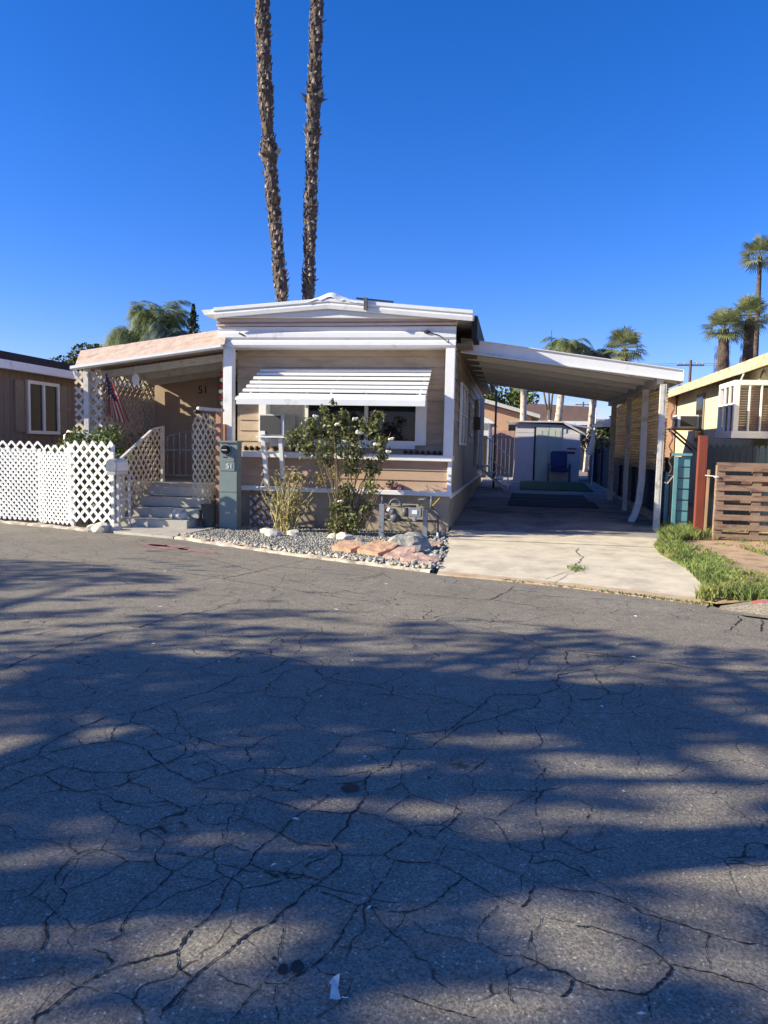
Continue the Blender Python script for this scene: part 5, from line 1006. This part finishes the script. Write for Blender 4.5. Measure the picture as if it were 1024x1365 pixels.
def palm(kind, label, base, top, r0, r1, L_, nf, group=None, lean=0, leafm='leaf_palm', skirt=0, barkm='bark', cat='palm tree', name=None, scales=False, up=.9, nodes=None, bul=()):
    t = thing(name or ('fan_palm' if kind == 'fan' else 'feather_palm'), base, label, cat, group); base = Vector(base); top = Vector(top)
    b = MB(); n = 90 if scales else 40; pts = []; rs = []
    for i in range(n+1):
        f = i/n; p = base.lerp(top, f)+Vector((lean*math.sin(f*math.pi), 0, 0))
        if nodes: p += Vector((nodes(f), 0, 0))
        pts.append(p); rs.append((r0+(r1-r0)*f)*(1+(.22 if scales else .1)*noise.noise(Vector((f*21+base.x, 0, 0)))+sum(a_*math.exp(-((p.z-z_)/w_)**2) for z_, w_, a_ in bul)))
    b.tube(pts, rs, 12); tk = b.build('trunk', barkm, t, smooth=True)
    if scales:                                         # old leaf bases left on the trunk
        sb = MB(); f = .22
        while f < 1:
            i = min(n-1, int(f*n)); p = pts[i].lerp(pts[i+1], f*n-i); r = rs[i]
            for k in range(8):
                a = k*math.pi*2/8+f*97+random.uniform(-.2, .2); d = Vector((math.cos(a), math.sin(a), 0)); sd = Vector((-d.y, d.x, 0)); w_ = r*.30; ln = random.uniform(.05, .17)*(1.5 if random.random() < .1 else 1); o = random.uniform(.02, .09)*(2.4 if random.random() < .07 else 1)+(.25*random.random() if any(abs(p.z-z_) < w_*.5 and a_ > .2 for z_, w_, a_ in bul) else 0); w_2 = random.uniform(.6, 1.5); sd = (sd+z_tilt()).normalized()*1.0
                c0 = p+d*r*.92+Vector((0, 0, random.uniform(-.07, .07))); z = Vector((0, 0, 1)); m0 = random.choice((0, 1, 1)); w_ *= w_2
                sb.add([c0-sd*w_, c0+sd*w_, c0+d*o+z*ln+sd*w_*.4, c0+d*o+z*ln-sd*w_*.2, c0+d*.05-z*.02], [(0, 1, 2, 3), (0, 4, 1), (4, 2, 1), (4, 3, 2), (0, 3, 4)], m0)
            f += .135/(top-base).length
        sb.build('leaf_bases', ['bark_scale', 'bark'], tk)
    V, F = [], []
    for i in range(nf):
        az = i*2.39996+random.uniform(-.2, .2); q = i/nf
        if kind == 'fan':
            el = 1.4-q*2.1+random.uniform(-.2, .2); d = (math.cos(az)*math.cos(el), math.sin(az)*math.cos(el), math.sin(el)); frond_fan(V, F, top, d, L_*random.uniform(.85, 1.1))
        else: frond_pinnate(V, F, tuple(top), az, L_*random.uniform(.8, 1.1), up-q*1.0+random.uniform(-.25, .2), .85+random.uniform(0, .5))
    npmesh('crown', np.array(V), np.array(F), leafm, t)
    if skirt:
        V, F = [], []
        for i in range(40):
            az = random.uniform(0, 6.28); z = -random.uniform(.1, skirt); frond_fan(V, F, (top.x+math.cos(az)*r1, top.y+math.sin(az)*r1, top.z+z), (math.cos(az)*.25, math.sin(az)*.25, -1), .55, 9)
        npmesh('dead_skirt', np.array(V), np.array(F), 'frond_dead', t)
    return t
# the two tall palms right behind the home
bulge = lambda f: 0
palm('fan', 'left of the two tall slender palms rising behind the home, ringed halfway up', (-7.55, 25, 0), (-8.85, 25, 18.6), .19, .215, 1.9, 46, nodes=lambda f: .10*math.sin(f*7), scales=True, bul=((11.2, .22, .45), (11.9, .3, -.2), (13.0, .5, .15), (15.5, .5, .12)), leafm='leaf_palm', name='tall_palm')
palm('fan', 'right of the two tall slender palms rising behind the home, leaning slightly right', (-7.1, 25.3, 0), (-6.95, 25.3, 18.9), .175, .21, 1.9, 46, nodes=lambda f: -.05*math.sin(f*5), scales=True, bul=((13.1, .35, .28), (11.9, .2, .22), (14.3, .3, -.1), (9, .4, .1)), leafm='leaf_palm', name='tall_palm')
# three ragged stub trunks beyond the shed
for i, (x, y, h, lb_) in enumerate(((.48, 40, 6.2, 'ragged pale palm trunk left of three behind the shed'),)):
    palm('fan', lb_, (x, y, 0), (x-.1, y, 4.9), .19, .16, 1.0, 8, barkm='trunk_pale', name='stub_palm', scales=False)
# left: big feather palms, cypress, shrubs
palm('feather', 'large drooping feather palm above the porch roof, the leftmost', (-21.6, 40, 0), (-21.6, 40, 7.6), .3, .22, 2.5, 46, leafm='leaf_palm', up=.95)
palm('feather', 'dense feather palm in the middle of the clump above the porch roof', (-20.3, 41, 0), (-20.4, 41, 8.0), .3, .22, 2.5, 90, leafm='leaf_palm', up=1.7)
palm('feather', 'bluish feather palm on the right of the clump above the porch roof', (-19.0, 40, 0), (-19.3, 40, 7.4), .3, .22, 2.4, 50, leafm='leaf_blue', up=1.2)
palm('feather', 'small feather palm half hidden by the home roof corner', (-16.6, 40, 0), (-16.6, 40, 6.9), .25, .2, 2.0, 12, leafm='leaf_blue', up=.8)
t = thing('cypress', (-17.8, 40, 0), 'narrow dark cypress spire left of the home roof', 'tree'); b = MB(); b.tube([(-17.8, 40, 0), (-17.8, 40, 8)], [.15, .04], 6); b.build('trunk', 'wood_trunk', t)
leaves('crown', np.array([(-17.8+random.gauss(0, .16)*min(1, (9.25-z)/1.5), 40+random.gauss(0, .16)*min(1, (9.25-z)/1.5), z) for z in [random.uniform(1, 9.2) for _ in range(2600)]]), .2, 'leaf_dark', t, .5)
crown_tree('broad_tree', 'dark leafy shrub tree peeking above the left neighbour roof', 'tree', (-24.5, 40, 0), 3, [(-25.8, 40, 5.3, 1.1), (-24.3, 40, 5.9, 1.2), (-23, 40, 5.5, 1.2), (-26.8, 41, 5.2, .8), (-23.6, 40, 6.4, .7)], 4200, .26, ['leaf', 'leaf_dark'])
# right: palms above the carport roof
palm('fan', 'bushy fan palm just above the carport roof right end', (6.0, 45, 0), (6.0, 45, 7.35), .22, .2, 1.4, 34, leafm='leaf_fan')
palm('feather', 'feather palm above the carport roof, the upright one left', (2.2, 45, 0), (2.8, 45, 7.4), .22, .18, 2.0, 34, leafm='leaf_palm', up=1.25, barkm='trunk_pale')
palm('feather', 'feather palm above the carport roof, the drooping one in the middle', (4.25, 46, 0), (4.65, 46, 7.2), .22, .18, 1.9, 26, leafm='leaf_blue', up=1.1, barkm='trunk_pale')
crown_tree('broad_tree', 'low green treetop above the carport roof beside the antenna', 'tree', (2.0, 47, 0), 4, [(1.9, 47, 6.7, .8), (2.4, 47, 6.9, .7), (1.3, 47, 6.5, .6)], 1500, .25, 'leaf')
b = MB(); b.tube([(1.93, 46, 0), (1.93, 46, 8.6)], .02, 5); tag(b.build('antenna', 'iron'), 'thin antenna rod above the carport roof', 'antenna')
palm('fan', 'shaggy fan palm above the yellow home roof, the leftmost', (11.6, 45, 0), (11.25, 45, 8.45), .40, .28, 1.35, 40, leafm='leaf_fan', skirt=2.3, barkm='bark')
palm('fan', 'shaggy fan palm above the yellow home roof, the middle one', (12.9, 46, 0), (12.85, 46, 9.25), .36, .26, 1.4, 40, leafm='leaf_fan', skirt=2.6, barkm='bark')
palm('fan', 'tallest slim fan palm at the right edge above the yellow home', (14.0, 48, 0), (13.75, 48, 13.1), .17, .13, 1.3, 34, leafm='leaf_fan', barkm='bark')
# greenery seen under the carport
for i, (x, y, z, r, lb_) in enumerate(((-1.5, 75, 6.2, 3.2, 'bright green tree behind the gabled house, seen under the carport'), (-5, 80, 5.5, 3, 'green tree further left behind the gabled house'), (5.6, 70, 2.9, 2.2, 'round green tree right of the brown roofed house'), (9.5, 75, 3.3, 2.4, 'green tree by the bamboo screen far behind'), (13.5, 78, 3.0, 2.5, 'far green tree mostly hidden by the bamboo screen'))):
    crown_tree('broad_tree', lb_, 'tree', (x, y, 0), z*.6, [(x+random.uniform(-r, r)*.7, y+random.uniform(-1, 1), z+random.uniform(-.35, .35)*r, r*random.uniform(.35, .6)) for _ in range(10)], 2600, .45, ['leaf', 'leaf_bright'] if i in (0, 4) else ['leaf', 'leaf_dark'])
def upole(x, y, h, lb_):
    t = thing('utility_pole', (x, y, 0), lb_, 'utility pole'); b = MB(); b.tube([(x, y, 0), (x, y, h)], [.16, .11], 8); b.build('pole', 'pole_wood', t)
    b = MB(); b.box(x-1.1, x+1.1, y-.06, y+.06, h-.5, h-.36); b.box(x-.9, x+.9, y-.06, y+.06, h-2.2, h-2.08); b.build('crossarm', 'pole_wood', t)
    for dx in (-1, -.5, .5, 1): b = MB(); b.tube([(x+dx, y, h-.36), (x+dx, y, h-.2)], .05, 6); b.build('insulator', 'galv', t)
upole(14.5, 68, 9.4, 'utility pole with two crossarms between carport and yellow home'); upole(-1.6+2.2, 120, 8.2, 'distant utility pole seen under the carport roof, the left one'); upole(9.4, 110, 8.4, 'distant utility pole seen under the carport roof, near the screen')
t = thing('power_line', (0, 68, 9), 'thin overhead wires crossing the sky behind the carport', 'wire')
b = MB()
for z in (9.0, 9.15): b.tube([(-10+i*2.5, 68+.9*i*0, z-.9*math.sin(math.pi*i/9.8)*.3) for i in range(11)]+[(14.6, 68, z), (30, 70, z-.2), (50, 72, z+.4)], .012, 4)
b.build('wire', 'iron', t)
# scraps on the road
b = MB(); px, py = -0.480, 1.990
b.add([(px, py+.08, .008), (px+.02, py+.085, .02), (px+.025, py+.05, .012), (px+.03, py+.02, .02), (px+.045, py-.005, .01), (px+.035, py-.02, .018), (px+.012, py-.01, .01), (px+.008, py+.03, .022), (px-.004, py+.05, .01)], [(0, 1, 2, 8), (8, 2, 7), (7, 2, 3), (7, 3, 6), (6, 3, 4, 5)]); b.add([(px+.045, py+.0, .01), (px+.07, py+.002, .012), (px+.045, py+.004, .012)], [(0, 1, 2)])
tag(b.build('paper_scrap', 'paper'), 'crumpled pale scrap lying on the asphalt at the bottom of the view', 'litter')
pts = []
def twig(): pass
V, F = [], []
for i in range(240):
    dx = random.random()**.7; y = 1.9+dx*7; x = random.uniform(-.65*y, .42*y)*.95; l = random.uniform(.004, .014)*(1+y*.15); a = random.uniform(0, 6.28); d = np.array([math.cos(a), math.sin(a), 0]); sd = np.array([-d[1], d[0], 0])*.18; n = len(V); p = np.array([x, y, .006]); V += [p-d*l, p+sd*l, p+d*l, p-sd*l+np.array([0, 0, .006])]; F.append((n, n+1, n+2, n+3))
tag(npmesh('leaf_litter', np.array(V), np.array(F), ['paper', 'leaf_dry'], mats=rng.choice(2, len(F), p=[.4, .6])), 'tiny pale leaf bits scattered over the asphalt', 'litter', kind='stuff')

# ------------------------------------------------------------------ trees across the road (out of view) that shade the asphalt
LIT = [(-2.41,3.51,0.36,0.08,-0.07,0.11,1),(-1.72,3.02,0.18,0.04,-0.03,0.06,0.9),(-1.76,2.51,0.14,0.03,-0.04,0.05,0.8),(-1.65,2.3,0.12,0.03,-0.04,0.06,0.9),(-1.34,2.32,0.16,0.03,-0.05,0.09,0.35),(-0.99,2.1,0.17,0.03,-0.04,0.07,0.95),(-0.76,2.18,0.16,0.03,-0.03,0.08,0.75),(-1.35,1.78,0.19,0.04,-0.04,0.06,1),(-1.13,1.76,0.12,0.03,-0.02,0.05,0.8),(-0.75,3.14,0.19,0.04,-0.02,0.06,0.6),(-0.86,2.96,0.14,0.03,-0.03,0.08,0.5),(-0.67,2.73,0.13,0.02,-0.02,0.07,0.8),(-0.47,2.73,0.12,0.03,-0.02,0.11,0.9),(-0.31,2.79,0.22,0.04,-0.01,0.09,1),(-0.02,2.77,0.16,0.03,-0.01,0.07,0.7),(-0.35,3.19,0.18,0.04,-0.01,0.07,0.5),(-0.22,3.13,0.12,0.03,-0.01,0.07,0.3),(-0.08,2.06,0.21,0.04,-0.0,0.06,0.5),(0.1,3.08,0.17,0.04,0.0,0.09,0.6),(0.24,2.5,0.14,0.03,0.01,0.09,0.9),(0.3,2.34,0.19,0.03,0.01,0.1,0.75),(0.57,2.67,0.29,0.06,0.02,0.09,0.6),(0.82,2.91,0.27,0.06,0.05,0.22,1),(1.03,3.24,0.26,0.05,0.09,0.3,0.9),(0.52,3.28,0.26,0.06,0.01,0.08,0.7),(0.83,3.74,0.44,0.1,0.03,0.16,0.85),(1.25,4.1,0.19,0.05,0.07,0.23,0.8),(0.19,4.02,0.36,0.08,0.01,0.17,0.8),(-0.29,4.02,0.24,0.06,-0.01,0.11,0.4),(0.75,2.39,0.15,0.03,0.03,0.08,0.9),(0.84,3.29,0.2,0.04,0.02,0.09,0.6),(1.55,4.86,0.23,0.06,0.06,0.2,0.5),(-2.97,5.66,0.18,0.04,-0.03,0.07,0.7),(-3.02,5.17,0.19,0.04,-0.04,0.08,0.5),(-3.75,5.51,0.7,0.18,-0.07,0.11,0.8),(-4.4,7.25,1.33,0.38,-0.11,0.19,1),(-3.66,6.82,1.54,0.42,-0.1,0.19,1),(-3.99,5.85,0.73,0.19,-0.1,0.15,0.8),(-3.03,6.67,0.68,0.19,-0.07,0.16,0.8),(-2.04,6.37,0.46,0.12,-0.06,0.19,1),(-1.34,6.32,0.38,0.1,-0.03,0.16,1),(-2.56,7.01,0.71,0.19,-0.07,0.2,0.9),(-1.15,6.85,0.61,0.17,-0.03,0.19,1),(-0.86,7.26,1.44,0.39,-0.03,0.21,1),(-0.11,6.7,0.4,0.1,-0.0,0.2,0.9),(0.44,7.14,0.63,0.16,0.01,0.23,1),(1.36,7.03,0.82,0.22,0.03,0.18,1),(1.99,6.96,0.54,0.13,0.06,0.23,1),(-2.15,4.5,0.24,0.06,-0.04,0.08,0.4),(-4.61,6.31,0.4,0.11,-0.08,0.11,0.7),(-1.06,5.88,0.24,0.06,-0.02,0.09,0.3),(1.06,4.11,0.24,0.06,0.03,0.1,0.5),(-2.3,5.19,0.21,0.06,-0.03,0.07,0.3),(0.54,2.99,0.18,0.04,0.01,0.07,0.5)]
bd = [(-30, 8.9), (-6.5, 8.75), (-5.3, 8.85), (-3.9, 8.2), (-3.2, 7.25), (-2.2, 7.2), (-1.2, 7.0), (.6, 6.85), (1.4, 6.45), (2.1, 6.5), (5, 5.6), (14, 2.5)]
def bound(x):
    for (xa, ya), (xb, yb) in zip(bd, bd[1:]):
        if xa <= x <= xb: return ya+(yb-ya)*(x-xa)/(xb-xa)
    return 2.
def shade(x, y):
    yb = bound(x)+.12*noise.noise(Vector((x*.9, 3, 0)))
    if y > yb+.05:
        if y < yb+1.7 and -6.5 < x < 4:    # loose streaks beyond the solid shade
            return .30 if noise.noise(Vector((x*.35+2, y*4.2, 7))) > .30 else 0
        return 0
    s = 1.
    for cx, cy, ax, ay, bx, by, st in LIT:
        dx, dy = x-cx, y-cy; ia, ib = ax*ax+ay*ay, bx*bx+by*by; u = (dx*ax+dy*ay)/ia; v = (dx*bx+dy*by)/ib
        q = u*u+v*v+.5*noise.noise(Vector((x*4, y*6, 1)))
        if q < 1.25: s *= 1-st*min(1, (1.25-q)/.5)
    if y < 4.4: s *= 1-max(0, .1+(.55 if x > .1 else .3)*(.5+1.6*noise.noise(Vector((x*1.2, y*4.5, 9)))))*min(1, (4.4-y))
    return max(0, min(1, s))
crowns = [(-7.5, 4.0), (-10.8, 4.0), (-14.5, 4.4), (-19, 5), (-24, 5)]; TP = [[] for _ in crowns]; TS = [[] for _ in crowns]
cnt = 0
tries = 0
while tries < 58000:
    tries += 1
    near = random.random() < .42
    if near: x, y = random.uniform(-3.2, 3.2), random.uniform(1.2, 5.2)
    else: x, y = random.uniform(-9, 7), random.uniform(1.2, 10.2)
    s = shade(x, y); s = min(1, -math.log(max(.03, 1.02-s))/3.1)
    if random.random() > s: continue
    cnt += 1
    sx = 11.5+2.5*noise.noise(Vector((x*.23, y*.3, 4)))*1.5+random.uniform(-1.3, 1.3)
    p = (x-sx, y-LR*sx, .48*sx); k = min(range(len(crowns)), key=lambda i: abs(p[0]-crowns[i][0])); TP[k].append(p)
for k, (tx, r) in enumerate(crowns):
    if not TP[k]: continue
    A = np.array(TP[k]); cx, cy = A[:, 0].mean(), A[:, 1].mean()
    t = thing('shade_tree', (cx, cy, 0), 'leafy street tree shading the asphalt, %s of five in a row' % ('rightmost', 'second from right', 'middle', 'second from left', 'leftmost')[k], 'tree', None)
    b = MB(); b.tube([(cx, cy, 0), (cx+.1, cy, 2.5), (cx, cy, 4.6)], [.24, .19, .15], 10)
    for j in range(10): q = A[random.randrange(len(A))]; b.tube([(cx, cy, 4.2), ((cx+q[0])/2, (cy+q[1])/2, (4.4+q[2])/2), tuple(q)], [.09, .06, .02], 6)
    b.build('trunk', 'wood_trunk', t, smooth=True); leaves('crown', A, .12, 'leaf', t, .6)
